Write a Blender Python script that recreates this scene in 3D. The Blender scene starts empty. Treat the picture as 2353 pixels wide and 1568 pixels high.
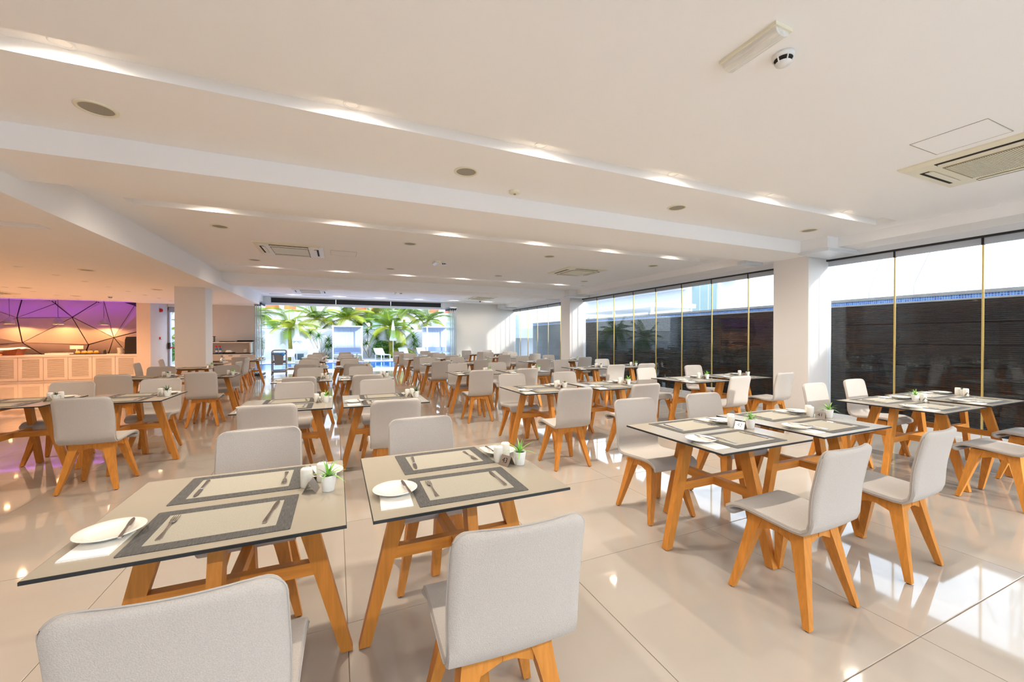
import bpy, math, random
from mathutils import Vector, Matrix, Euler
random.seed(7)
S = bpy.context.scene
C = S.collection
R = math.radians

# ------------------------------------------------------------------ camera
cam_d = bpy.data.cameras.new('camera'); cam = bpy.data.objects.new('camera', cam_d); C.objects.link(cam)
cam_d.sensor_width = 36.0; cam_d.lens = 36.0 * 924.5 / 2353.0
cam_d.clip_start = 0.05; cam_d.clip_end = 400
CAM_H = 1.4228
_yaw, _pitch, _roll = R(23.593), R(-0.4745), R(-0.054)
cam.matrix_world = (Matrix.Translation((0, 0, CAM_H)) @ Matrix.Rotation(-_yaw, 4, 'Z')
                    @ Matrix.Rotation(R(90) + _pitch, 4, 'X') @ Matrix.Rotation(_roll, 4, 'Z'))
S.camera = cam

# ------------------------------------------------------------------ sky, sun, exposure
W = bpy.data.worlds.new('sky'); S.world = W; W.use_nodes = True
nt = W.node_tree; bg = nt.nodes['Background']
tc = nt.nodes.new('ShaderNodeTexCoord'); sep = nt.nodes.new('ShaderNodeSeparateXYZ')
ramp = nt.nodes.new('ShaderNodeValToRGB')
ramp.color_ramp.elements[0].color = (0.76, 0.88, 1.0, 1); ramp.color_ramp.elements[0].position = 0.0
ramp.color_ramp.elements[1].color = (0.62, 0.78, 1.0, 1); ramp.color_ramp.elements[1].position = 0.9
nt.links.new(tc.outputs['Generated'], sep.inputs[0]); nt.links.new(sep.outputs['Z'], ramp.inputs[0])
nt.links.new(ramp.outputs[0], bg.inputs[0]); bg.inputs[1].default_value = 2.3
sun_d = bpy.data.lights.new('sun', 'SUN'); sun_d.energy = 1.9; sun_d.angle = R(2.0); sun_d.color = (1.0, 0.96, 0.9)
sun = bpy.data.objects.new('sun', sun_d); C.objects.link(sun)
sun.rotation_euler = Vector((-0.27, 1.0, -0.20)).to_track_quat('-Z', 'Y').to_euler()
S.view_settings.view_transform = 'Standard'; S.view_settings.look = 'None'
S.view_settings.gamma = 1.0; S.view_settings.use_curve_mapping = False
S.view_settings.exposure = 0.88
LAMP_W = 70.0           # watts of one ceiling slot spot

# ------------------------------------------------------------------ materials
MATS = {}
def srgb(r, g, b):
    f = lambda c: (c / 255 / 12.92) if c / 255 <= 0.04045 else ((c / 255 + 0.055) / 1.055) ** 2.4
    return (f(r), f(g), f(b), 1)
def mat(name, col, rough=0.5, metal=0.0, spec=0.5, var=0.0, scale=(8, 8, 8), bump=0.0, rnd=0.0, coord='Object', detail=4.0, coat=0.0, sheen=0.0):
    m = bpy.data.materials.new(name); m.use_nodes = True; n = m.node_tree.nodes; l = m.node_tree.links
    p = n['Principled BSDF']; p.inputs['Base Color'].default_value = col
    p.inputs['Roughness'].default_value = rough; p.inputs['Metallic'].default_value = metal
    p.inputs['Specular IOR Level'].default_value = spec
    if coat: p.inputs['Coat Weight'].default_value = coat; p.inputs['Coat Roughness'].default_value = 0.05
    if sheen: p.inputs['Sheen Weight'].default_value = sheen
    if var or bump or rnd:
        t = n.new('ShaderNodeTexCoord'); mp = n.new('ShaderNodeMapping'); nz = n.new('ShaderNodeTexNoise')
        mp.inputs['Scale'].default_value = scale; nz.inputs['Scale'].default_value = 1.0; nz.inputs['Detail'].default_value = detail
        l.new(t.outputs[coord], mp.inputs[0]); l.new(mp.outputs[0], nz.inputs['Vector'])
        oi = n.new('ShaderNodeObjectInfo')
        if coord == 'Object':
            ad = n.new('ShaderNodeVectorMath'); ad.operation = 'ADD'; l.new(t.outputs[coord], ad.inputs[0])
            cb = n.new('ShaderNodeCombineXYZ'); ml = n.new('ShaderNodeMath'); ml.operation = 'MULTIPLY'; ml.inputs[1].default_value = 13.0
            l.new(oi.outputs['Random'], ml.inputs[0]); l.new(ml.outputs[0], cb.inputs[0]); l.new(ml.outputs[0], cb.inputs[1]); l.new(cb.outputs[0], ad.inputs[1])
            l.new(ad.outputs[0], mp.inputs[0])
        if var or rnd:
            mr = n.new('ShaderNodeMapRange'); mr.inputs['From Min'].default_value = 0.3; mr.inputs['From Max'].default_value = 0.7
            mr.inputs['To Min'].default_value = 1 - var; mr.inputs['To Max'].default_value = 1 + var
            l.new(nz.outputs['Fac'], mr.inputs['Value'])
            m2 = n.new('ShaderNodeMapRange'); m2.inputs['To Min'].default_value = 1 - rnd; m2.inputs['To Max'].default_value = 1 + rnd
            l.new(oi.outputs['Random'], m2.inputs['Value'])
            mm = n.new('ShaderNodeMath'); mm.operation = 'MULTIPLY'; l.new(mr.outputs[0], mm.inputs[0]); l.new(m2.outputs[0], mm.inputs[1])
            vm = n.new('ShaderNodeVectorMath'); vm.operation = 'SCALE'; vm.inputs[0].default_value = col[:3]
            l.new(mm.outputs[0], vm.inputs['Scale']); l.new(vm.outputs[0], p.inputs['Base Color'])
        if bump:
            b = n.new('ShaderNodeBump'); b.inputs['Strength'].default_value = bump; b.inputs['Distance'].default_value = 0.01
            l.new(nz.outputs['Fac'], b.inputs['Height']); l.new(b.outputs[0], p.inputs['Normal'])
    MATS[name] = m
    return m
def emit(name, col, strength):
    m = bpy.data.materials.new(name); m.use_nodes = True; n = m.node_tree.nodes
    p = n['Principled BSDF']; p.inputs['Base Color'].default_value = col
    p.inputs['Emission Color'].default_value = col; p.inputs['Emission Strength'].default_value = strength
    MATS[name] = m; return m
def glass(name, tint, ior=1.45, rough=0.0):
    m = bpy.data.materials.new(name); m.use_nodes = True; n = m.node_tree.nodes; l = m.node_tree.links
    n.remove(n['Principled BSDF']); out = n['Material Output']
    tr = n.new('ShaderNodeBsdfTransparent'); tr.inputs[0].default_value = tint
    gl = n.new('ShaderNodeBsdfGlossy'); gl.inputs['Roughness'].default_value = rough
    lw = n.new('ShaderNodeLayerWeight'); lw.inputs[0].default_value = 0.5
    pw = n.new('ShaderNodeMath'); pw.operation = 'POWER'; pw.inputs[1].default_value = 5.0; l.new(lw.outputs['Facing'], pw.inputs[0])
    fr = n.new('ShaderNodeMath'); fr.operation = 'MULTIPLY_ADD'; fr.inputs[1].default_value = 0.96; fr.inputs[2].default_value = ((ior - 1) / (ior + 1)) ** 2; l.new(pw.outputs[0], fr.inputs[0])
    mx = n.new('ShaderNodeMixShader'); l.new(fr.outputs[0], mx.inputs[0]); l.new(tr.outputs[0], mx.inputs[1]); l.new(gl.outputs[0], mx.inputs[2])
    l.new(mx.outputs[0], out.inputs[0]); MATS[name] = m; return m

mat('plaster', srgb(240, 238, 234), 0.75, spec=0.2, var=0.012, scale=(1.2, 1.2, 1.2))
mat('ceiling_paint', srgb(250, 249, 248), 0.85, spec=0.15, var=0.01, scale=(0.7, 0.7, 0.7))
mat('column_paint', srgb(238, 234, 230), 0.6, spec=0.2)
mat('grey_wall', srgb(226, 223, 224), 0.7, spec=0.2)
mat('peach_wall', srgb(240, 225, 212), 0.7, spec=0.2)
mat('porcelain_tile', srgb(180, 171, 160), 0.045, spec=0.75, var=0.035, scale=(1.6, 2.6, 1.6), rnd=0.012, detail=6)
mat('grout', srgb(120, 104, 88), 0.8)
mat('oak', srgb(206, 136, 58), 0.42, spec=0.35, var=0.13, scale=(60, 60, 4), bump=0.06, rnd=0.06, detail=5)
mat('oak_rail', srgb(206, 136, 58), 0.42, spec=0.35, var=0.13, scale=(4, 60, 60), bump=0.06, rnd=0.06, detail=5)
mat('oak_rail_y', srgb(206, 136, 58), 0.42, spec=0.35, var=0.13, scale=(60, 4, 60), bump=0.06, rnd=0.06, detail=5)
mat('felt', srgb(190, 183, 176), 0.95, spec=0.08, var=0.07, scale=(320, 320, 320), bump=0.25, rnd=0.02, sheen=0.2, detail=2)
mat('felt_seam', srgb(182, 176, 170), 0.95, spec=0.05)
mat('black_rubber', srgb(28, 27, 26), 0.7)
mat('laminate', srgb(170, 161, 145), 0.22, spec=0.5, var=0.02, scale=(3, 3, 3))
mat('black_edge', srgb(34, 38, 42), 0.35)
mat('weave_dark', srgb(82, 81, 79), 0.7, var=0.35, scale=(420, 30, 30), bump=0.3, detail=1)
mat('weave_beige', srgb(168, 163, 148), 0.75, var=0.07, scale=(260, 260, 60), bump=0.15, detail=1)
mat('china', srgb(244, 241, 232), 0.12, spec=0.6, coat=0.3)
mat('pot_white', srgb(246, 246, 243), 0.3)
mat('napkin_paper', srgb(248, 245, 238), 0.9, spec=0.1, var=0.02, scale=(40, 40, 40), bump=0.1)
mat('steel', srgb(196, 190, 188), 0.16, metal=1.0)
mat('brushed_steel', srgb(176, 168, 160), 0.28, metal=1.0)
mat('digit_black', srgb(24, 22, 22), 0.6)
mat('soil', srgb(44, 32, 24), 0.95)
mat('leaf_bright', srgb(142, 200, 96), 0.4, spec=0.4, var=0.2, scale=(30, 30, 14), rnd=0.12)
mat('leaf_dark', srgb(58, 98, 58), 0.45, spec=0.4, var=0.2, scale=(30, 30, 14), rnd=0.15)
mat('leaf_olive', srgb(126, 140, 48), 0.5, spec=0.3, var=0.2, scale=(30, 30, 14), rnd=0.15)
mat('aluminium', srgb(188, 194, 200), 0.35, metal=0.85)
mat('aluminium_white', srgb(226, 230, 234), 0.4, metal=0.2)
mat('rail_grey', srgb(186, 192, 200), 0.45)
mat('track_black', srgb(22, 24, 28), 0.5)
mat('seal_gold', srgb(214, 190, 120), 0.3, metal=0.3)
mat('cream_plastic', srgb(238, 232, 208), 0.4)
mat('white_plastic', srgb(240, 240, 238), 0.35)
mat('speaker_mesh', srgb(160, 154, 140), 0.6, var=0.1, scale=(200, 200, 200))
mat('dark_slot', srgb(30, 26, 22), 0.8)
mat('grille', srgb(158, 148, 122), 0.6, var=0.12, scale=(150, 20, 20))
mat('ribbed_clear', srgb(232, 230, 222), 0.18, var=0.1, scale=(90, 8, 40), bump=0.5)
mat('slate_tile', srgb(26, 29, 32), 0.13, spec=0.6, var=0.3, scale=(3, 5, 6), rnd=0.25)
mat('slate_skylit', srgb(74, 86, 94), 0.35, spec=0.4, var=0.2, scale=(3, 5, 6))  # lighter slate copy: sky light on the ribs put into the colour
mat('slate_plain', srgb(92, 106, 120), 0.2, spec=0.5, var=0.15, scale=(3, 3, 3), rnd=0.1)
mat('stone_coping', srgb(150, 148, 144), 0.6, var=0.12, scale=(8, 8, 8), bump=0.2)
mat('outdoor_white', srgb(208, 210, 214), 0.8, spec=0.1, var=0.02, scale=(1, 1, 1))
mat('deck_stone', srgb(206, 205, 204), 0.55, var=0.03, scale=(2, 2, 2))
mat('pool_blue', srgb(48, 124, 214), 0.06, spec=0.4, var=0.1, scale=(0.8, 2.5, 1), bump=0.12)
mat('palm_green', srgb(88, 116, 20), 0.5, spec=0.25, var=0.25, scale=(3, 3, 3), rnd=0.25)
mat('palm_yellow', srgb(140, 146, 24), 0.5, spec=0.25, var=0.2, scale=(3, 3, 3), rnd=0.2)
mat('palm_trunk', srgb(122, 116, 42), 0.8, var=0.25, scale=(8, 8, 30), bump=0.5)
mat('shrub_green', srgb(72, 116, 40), 0.55, var=0.25, scale=(6, 6, 6), rnd=0.2)
mat('bark', srgb(150, 136, 118), 0.85, var=0.15, scale=(20, 20, 20), bump=0.3)
mat('salmon_panel', srgb(214, 92, 76), 0.7)
mat('window_dark', srgb(128, 150, 150), 0.1, spec=0.8)
mat('curtain_grey', srgb(186, 194, 208), 0.8, var=0.05, scale=(14, 1, 1))
mat('cushion_blue', srgb(138, 152, 186), 0.85)
mat('trolley_grey', srgb(134, 138, 144), 0.45)
mat('trolley_frame', srgb(146, 148, 154), 0.45)
mat('blue_cloth', srgb(70, 150, 226), 0.8, var=0.1, scale=(20, 20, 20))
mat('red_plastic', srgb(206, 36, 36), 0.35)
mat('blue_fluid', srgb(44, 110, 170), 0.2)
mat('facet_panel', srgb(158, 142, 132), 0.42, spec=0.5)
mat('cabinet_white', srgb(240, 230, 222), 0.45)
mat('worktop', srgb(238, 230, 224), 0.3)
mat('gauze', srgb(240, 232, 224), 0.8)
mat('walnut', srgb(126, 66, 28), 0.5, var=0.15, scale=(30, 6, 6))
mat('juice_jar', srgb(232, 178, 60), 0.15)
mat('black_cover', srgb(40, 34, 30), 0.75)
mat('black_tray', srgb(30, 30, 32), 0.5)
mat('grey_plaster', srgb(150, 142, 150), 0.8, var=0.08, scale=(20, 20, 20))
mat('door_frame', srgb(190, 196, 206), 0.5)
mat('mast_white', srgb(226, 222, 216), 0.5, var=0.12, scale=(4, 4, 2))
mat('wire_grey', srgb(120, 120, 120), 0.6)
mat('bread', srgb(206, 140, 80), 0.8)
glass('clear_glass', (0.985, 0.995, 0.992, 1))
glass('stack_glass', (0.95, 0.985, 0.98, 1))
glass('frosted_glass', (0.80, 0.88, 0.86, 1), rough=0.3)
emit('lamp_warm', (1.0, 0.86, 0.62, 1), 14.0)
emit('lamp_peach', (1.0, 0.78, 0.5, 1), 9.0)
emit('led_purple', (0.5, 0.12, 1.0, 1), 3.0)
# blue mosaic band: small square tiles by material (each only a few pixels)
def mosaic():
    m = mat('mosaic_blue', srgb(50, 110, 200), 0.15)
    n = m.node_tree.nodes; l = m.node_tree.links; p = n['Principled BSDF']
    t = n.new('ShaderNodeTexCoord'); s = n.new('ShaderNodeSeparateXYZ'); cb = n.new('ShaderNodeCombineXYZ')
    l.new(t.outputs['Object'], s.inputs[0]); l.new(s.outputs['Y'], cb.inputs[0]); l.new(s.outputs['Z'], cb.inputs[1])
    b = n.new('ShaderNodeTexBrick'); b.offset = 0.0; b.squash = 1.0
    b.inputs['Color1'].default_value = srgb(40, 96, 190); b.inputs['Color2'].default_value = srgb(84, 150, 226); b.inputs['Mortar'].default_value = srgb(206, 220, 232)
    b.inputs['Scale'].default_value = 1.0; b.inputs['Brick Width'].default_value = 0.032; b.inputs['Row Height'].default_value = 0.032; b.inputs['Mortar Size'].default_value = 0.0022
    l.new(cb.outputs[0], b.inputs['Vector']); l.new(b.outputs['Color'], p.inputs['Base Color'])
mosaic()

# ------------------------------------------------------------------ mesh helpers
class MB:
    def __init__(s): s.v = []; s.f = []; s.m = []
    def add(s, vs, fs, mi=0):
        o = len(s.v); s.v += [tuple(p) for p in vs]
        for f in fs: s.f.append([o + i for i in f]); s.m.append(mi)
        return s
    def box(s, x0, x1, y0, y1, z0, z1, mi=0):
        v = [(x0,y0,z0),(x1,y0,z0),(x1,y1,z0),(x0,y1,z0),(x0,y0,z1),(x1,y0,z1),(x1,y1,z1),(x0,y1,z1)]
        return s.add(v, [(3,2,1,0),(4,5,6,7),(0,1,5,4),(1,2,6,5),(2,3,7,6),(3,0,4,7)], mi)
    def loft(s, rings, mi=0, cap=True, closed=True):
        n = len(rings[0]); vs = [p for r in rings for p in r]; fs = []
        for i in range(len(rings) - 1):
            for j in range(n if closed else n - 1):
                k = (j + 1) % n
                fs.append((i*n+j, i*n+k, (i+1)*n+k, (i+1)*n+j))
        if cap: fs.append(tuple(reversed(range(n)))); fs.append(tuple((len(rings)-1)*n + j for j in range(n)))
        return s.add(vs, fs, mi)
    def extrude(s, poly, h0, h1, axis='z', mi=0):
        def P(a, b, h): return {'z': (a, b, h), 'x': (h, a, b), 'y': (a, h, b)}[axis]
        return s.loft([[P(a, b, h0) for a, b in poly], [P(a, b, h1) for a, b in poly]], mi)
    def lathe(s, prof, n=20, c=(0, 0, 0), mi=0, cap=False):
        rings = [[(c[0] + r * math.cos(2*math.pi*j/n), c[1] + r * math.sin(2*math.pi*j/n), c[2] + z) for j in range(n)] for r, z in prof]
        return s.loft(rings, mi, cap)
    def cyl(s, c, r0, r1, h, n=14, mi=0): return s.lathe([(r0, 0), (r1, h)], n, c, mi, True)
    def tube(s, pts, r, n=6, mi=0, closed=False):
        pts = [Vector(p) for p in pts]; rings = []
        for i, p in enumerate(pts):
            if closed: d = pts[(i+1) % len(pts)] - pts[i-1]
            else: d = pts[min(i+1, len(pts)-1)] - pts[max(i-1, 0)]
            d.normalize(); up = Vector((0, 0, 1)) if abs(d.z) < 0.9 else Vector((1, 0, 0))
            a = d.cross(up).normalized(); b = a.cross(d).normalized()
            rr = r[i] if isinstance(r, (list, tuple)) else r
            rings.append([p + a*math.cos(2*math.pi*j/n)*rr + b*math.sin(2*math.pi*j/n)*rr for j in range(n)])
        if closed: rings.append(rings[0])
        return s.loft(rings, mi, not closed)
    def mesh(s, name, mats, smooth=False):
        me = bpy.data.meshes.new(name); me.from_pydata([tuple(p) for p in s.v], [], s.f)
        for m in (mats if isinstance(mats, (list, tuple)) else [mats]): me.materials.append(MATS[m])
        for i, p in enumerate(me.polygons):
            p.material_index = s.m[i]; p.use_smooth = smooth
        me.update(); return me
    def build(s, name, mats, parent=None, loc=(0, 0, 0), rz=0.0, smooth=False):
        return put(name, s.mesh(name, mats, smooth), parent, loc, rz)
def put(name, me, parent=None, loc=(0, 0, 0), rz=0.0, rot=None, scale=None):
    o = bpy.data.objects.new(name, me); C.objects.link(o); o.location = loc
    o.rotation_euler = rot if rot is not None else (0, 0, rz)
    if scale is not None: o.scale = (scale,)*3 if not isinstance(scale, (tuple, list)) else scale
    if parent is not None: o.parent = parent
    return o
LABELS = {}
def tag(o, label=None, cat=None, group=None, kind=None):
    if label: o['label'] = label; LABELS.setdefault(label, []).append(o.name)
    if cat: o['category'] = cat
    if group: o['group'] = group
    if kind: o['kind'] = kind
    return o
def thing(name, label, cat, loc=(0, 0, 0), rz=0.0, group=None, scale=None):
    o = bpy.data.objects.new(name, None); C.objects.link(o); o.location = loc; o.rotation_euler = (0, 0, rz); o.empty_display_size = 0.1
    if scale is not None: o.scale = (scale,)*3
    return tag(o, label, cat, group)
def struct(o, label=None): return tag(o, label, kind='structure')
def copy_tree(src, loc, rz, label, group=None, parts=True):
    r = src.copy(); C.objects.link(r); r.location = loc; r.rotation_euler = (0, 0, rz); r['label'] = label
    LABELS.setdefault(label, []).append(r.name)
    if group: r['group'] = group
    if parts:
        for ch in src.children:
            c = ch.copy(); C.objects.link(c); c.parent = r
            for g in ch.children:
                d = g.copy(); C.objects.link(d); d.parent = c
    return r
def smooth_by_angle(me, ang=40):
    try: me.set_sharp_from_angle(angle=R(ang))
    except Exception: pass

# ------------------------------------------------------------------ room dimensions
XG, YE, ZC, ZB, ZS, XS = 7.95, 18.0, 3.02, 2.82, 2.64, -2.55     # glass plane, end wall, ceiling, beam soffit, low ceiling, low ceiling edge
XL, YB = -11.6, -3.2                                             # left wall, glazed wall behind the camera

# floor: bed of grout, porcelain tiles as single pieces
fl = MB().box(XL, XG + 0.12, YB, YE, -0.25, -0.004).build('floor', 'grout'); struct(fl, 'polished pale porcelain tiled floor of the dining room')
TX, TY, GX, GY = 1.245, 1.19, 0.045, 0.965
tile_mesh = {}
i0, i1 = math.floor((XL - GX) / TX), math.ceil((XG - GX) / TX)
j0, j1 = math.floor((YB - GY) / TY), math.ceil((YE - GY) / TY)
for i in range(i0, i1):
    for j in range(j0, j1):
        x0, x1 = max(GX + i*TX, XL), min(GX + (i+1)*TX, XG + 0.1); y0, y1 = max(GY + j*TY, YB), min(GY + (j+1)*TY, YE)
        if x1 - x0 < 0.02 or y1 - y0 < 0.02: continue
        k = (round(x1-x0, 3), round(y1-y0, 3))
        if k not in tile_mesh:
            a, b, g, c = k[0]/2, k[1]/2, 0.0016, 0.003
            tile_mesh[k] = MB().loft([[(-a+g,-b+g,-0.012),(a-g,-b+g,-0.012),(a-g,b-g,-0.012),(-a+g,b-g,-0.012)],
                                      [(-a+g,-b+g,-0.001),(a-g,-b+g,-0.001),(a-g,b-g,-0.001),(-a+g,b-g,-0.001)],
                                      [(-a+g+c,-b+g+c,0),(a-g-c,-b+g+c,0),(a-g-c,b-g-c,0),(-a+g+c,b-g-c,0)]]).mesh('tile', 'porcelain_tile')
        put('tile', tile_mesh[k], fl, ((x0+x1)/2, (y0+y1)/2, 0))

# ceiling with recessed light slots
SLOTS = [(-1.62, -1.39), (2.95, 3.18), (5.96, 6.20), (10.42, 10.65), (13.42, 13.66), (16.75, 16.98)]
SX0, SX1, SZ = -2.22, 7.03, 3.10
cb = MB(); ys = YB
for a, b in SLOTS:
    cb.box(XS, XG, ys, a, ZC, ZC + 0.13); ys = b
    cb.box(XS, SX0, a, b, ZC, ZC + 0.13); cb.box(SX1, XG, a, b, ZC, ZC + 0.13)
    cb.box(SX0, SX1, a, b, SZ, ZC + 0.13)
cb.box(XS, XG, ys, YE, ZC, ZC + 0.13)
struct(cb.build('ceiling', 'ceiling_paint'), 'white plaster ceiling with recessed light slots')
cl = MB().box(XL, XS, YB, 5.95, ZS, ZS + 0.68); cl.box(XL, XS, 6.19, 17.4, ZS, ZS + 0.68); cl.box(XL, -8.0, 5.95, 6.19, ZS, ZS + .68); cl.box(-2.9, XS, 5.95, 6.19, ZS, ZS + .68); cl.box(-8.0, -2.9, 5.95, 6.19, ZS + .08, ZS + .68); cl.box(XL, XS, 17.4, 20.0, ZS + 0.30, ZS + 0.68); cl.box(-6.3, XS, 17.4, 18.0, ZS, ZS + 0.3)
struct(cl.build('ceiling_lower', 'ceiling_paint'), 'lower plaster ceiling over the buffet side')
def trim(n, mb, m='ceiling_paint', label=None): return struct(mb.build('trim_%d' % n, m), label)
trim(1, MB().box(XS, 7.4, 4.22, 5.0, ZB, ZC + 0.01), label='nearer white ceiling beam across the room')
trim(2, MB().box(XS, 7.4, 11.75, 12.75, ZB, ZC + 0.01), label='farther white ceiling beam across the room')
trim(3, MB().box(XS, 7.4, -3.2, -2.6, ZB, ZC + 0.01), label='white ceiling beam behind the viewpoint')
trim(4, MB().box(7.36, XG + 0.1, YB, YE, 2.87, ZC + 0.01), label='white ceiling bulkhead above the glass wall')
# columns
struct(MB().box(7.4, XG + 0.1, 4.28, 4.88, 0, 2.88).build('wall_column_1', 'column_paint'), 'nearer white square column in the glass wall')
struct(MB().box(7.4, XG + 0.1, 11.95, 12.55, 0, 2.88).build('wall_column_2', 'column_paint'), 'farther white square column in the glass wall')
struct(MB().box(-3.5, -2.9, 11.9, 12.5, 0, ZS).build('wall_column_3', 'column_paint'), 'freestanding square column under the low ceiling')
# end walls
we = MB().box(4.9, XG + 0.1, YE, YE + 0.25, 0, ZC); struct(we.build('wall_end', 'plaster'), 'white end wall right of the garden opening')
struct(MB().box(-4.35, -2.72, YE, YE + 0.25, 0, ZC).build('wall_service', 'grey_wall'), 'grey wall behind the service counter')
struct(MB().box(-6.35, -5.97, YE, 20.0, 0, ZS + 0.30).build('wall_pillar', 'peach_wall'), 'peach lit wall end beside the buffet')
struct(MB().box(-4.35, -4.15, YE + 0.25, 20.0, 0, ZC).build('wall_lobby', 'plaster'), 'white side wall of the exit lobby')
struct(MB().box(XL - 0.2, XL, YB, 20, 0, ZC).build('wall_left', 'plaster'), 'plain left wall of the buffet area')
struct(MB().box(XL, -6.35, 19.15, 19.4, 0, ZC).build('wall_buffet', 'plaster'), 'wall behind the faceted panels')
struct(MB().box(XL, XS + 0.1, YB - 0.2, YB, 0, ZC).build('wall_back', 'plaster'), 'plain wall behind the viewpoint')
struct(MB().box(-2.72, 4.9, YE + 0.02, YE + 0.25, 3.0, 3.15).build('wall_lintel', 'plaster'), 'white lintel over the garden opening')
# header with black transom panes above the garden opening
hd = MB(); Z0, Z1 = 2.70, 3.02
hd.box(-2.72, 4.9, YE - 0.05, YE + 0.1, Z0, 2.79); hd.box(-2.72, 4.9, YE - 0.03, YE + 0.1, 2.985, Z1)
tr = struct(hd.build('trim_5', 'aluminium_white'), 'white header frame over the garden opening')
for a, b in ((-2.3, -0.02), (0.0, 2.15), (2.17, 4.35)):
    MB().box(a, b, YE - 0.005, YE + 0.03, 2.79, 2.985).build('transom_pane', 'track_black', tr)
MB().box(-2.72, -2.3, YE - 0.12, YE + 0.08, 2.72, 3.02).build('track_box', 'aluminium_white', tr)
MB().box(4.37, 4.95, YE - 0.12, YE + 0.08, 2.72, 3.02).build('track_box', 'aluminium_white', tr)

# ---- glazing: frameless panels along the right side, with black top track
def window(n, y0, y1, joints, label, panes='clear_glass'):
    w = MB(); w.box(XG - 0.06, XG + 0.06, y0, y1, 2.78, 2.88); w.box(XG - 0.05, XG + 0.07, y0, y1, 0.0, 0.035)
    o = struct(w.build('window_%d' % n, 'aluminium_white'), label)
    MB().box(XG - 0.055, XG + 0.04, y0, y1, 2.755, 2.782).build('top_track', 'track_black', o)
    js = [y0 + 0.01] + list(joints) + [y1 - 0.01]
    for a, b in zip(js[:-1], js[1:]):
        pm = panes(a) if callable(panes) else panes
        p = MB().box(XG - 0.006, XG + 0.006, a + 0.004, b - 0.004, 0.05, 2.70).build('pane', pm, o)
        MB().box(XG - 0.02, XG + 0.02, a + 0.006, b - 0.006, 2.665, 2.752).build('top_rail', 'rail_grey', p)
        MB().box(XG - 0.02, XG + 0.02, a + 0.006, b - 0.006, 0.036, 0.10).build('bottom_rail', 'aluminium_white', p)
    for j in joints:
        MB().box(XG - 0.012, XG + 0.012, j - 0.009, j + 0.009, 0.05, 2.67).build('seal_strip', 'seal_gold', o)
        MB().box(XG - 0.025, XG + 0.02, j - 0.012, j + 0.012, 2.66, 2.76).build('hanger', 'track_black', o)
    return o
window(1, YB, 4.28, (-2.3, -1.35, -0.4, 0.55, 1.49, 2.42, 3.35), 'frameless glass wall bay nearest the viewpoint')
window(2, 4.88, 11.95, (5.77, 6.67, 7.55, 8.44, 9.34, 10.24, 11.12), 'frameless glass wall bay between the two columns')
window(3, 12.55, YE, (13.5, 14.5, 15.45, 16.4, 17.2), 'frameless glass wall bay beside the end wall')
# glazed wall behind the camera
w4 = MB().box(-2.45, XG, YB - 0.06, YB + 0.06, 2.78, 3.02); w4.box(-2.45, XG, YB - 0.05, YB + 0.05, 0, 0.04)
w4 = struct(w4.build('window_4', 'aluminium_white'), 'glass wall behind the viewpoint')
for k in range(11):
    a = -2.44 + k * 0.945
    MB().box(a, a + 0.94, YB - 0.006, YB + 0.006, 0.04, 2.78).build('pane', 'clear_glass', w4)
# folded glass stacks at both jambs of the garden opening
for n, xs, ylo, yhi, side in ((5, (-2.70, -2.635, -2.57, -2.505), 17.05, 17.95, 'left'), (6, (4.56, 4.64, 4.72, 4.80), 17.1, 17.97, 'right')):
    b = MB().box(min(xs) - 0.04, max(xs) + 0.04, ylo, yhi, 2.70, 2.76)
    o = struct(b.build('window_%d' % n, 'aluminium'), 'stack of folded glass panels at the %s jamb of the garden opening' % side)
    for x in xs:
        p = MB().box(x - 0.006, x + 0.006, ylo + 0.02, yhi - 0.03, 0.08, 2.66).build('pane', 'stack_glass', o)
        MB().box(x - 0.018, x + 0.018, ylo, yhi - 0.01, 2.63, 2.72).build('top_rail', 'track_black', p)
        MB().box(x - 0.016, x + 0.016, ylo, yhi - 0.01, 0.03, 0.11).build('bottom_rail', 'track_black', p)
        MB().box(x - 0.011, x + 0.011, ylo + 0.005, ylo + 0.02, 0.1, 2.64).build('edge_strip', 'aluminium', p)
# parking track boxes beside the columns
for n, yc in ((6, 3.95), (7, 11.62), (8, 17.7)):
    t = MB().box(7.08, 7.9, yc - 0.13, yc + 0.27, 2.83, ZC + 0.005)
    o = trim(n, t, label='white track box on the bulkhead, %s' % {6: 'at the nearer glass wall column', 7: 'at the farther glass wall column', 8: 'at the end wall'}[n])
    MB().box(7.05, 7.94, yc - 0.16, yc + 0.28, 2.785, 2.832).build('track_rim', 'aluminium_white', o)
for n, yc in ((9, 5.15), (10, 12.8)):
    trim(n, MB().box(7.0, 7.5, yc, yc + 0.16, 2.81, 2.87), 'aluminium_white', 'short aluminium stacking track, %s' % ('past the nearer glass wall column' if n == 9 else 'past the farther glass wall column'))
trim(11, MB().box(-5.97, -4.35, 19.6, 20.0, 2.6, ZC), 'plaster', 'white bulkhead over the exit door')
struct(MB().box(-5.97, -4.15, YE, 20.2, -0.2, -0.002).build('floor_lobby', 'porcelain_tile'), 'tiled floor of the exit lobby')
struct(MB().box(XL, -5.97, YE, 19.4, -0.2, -0.002).build('floor_buffet', 'porcelain_tile'), 'tiled floor under the buffet')
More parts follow.
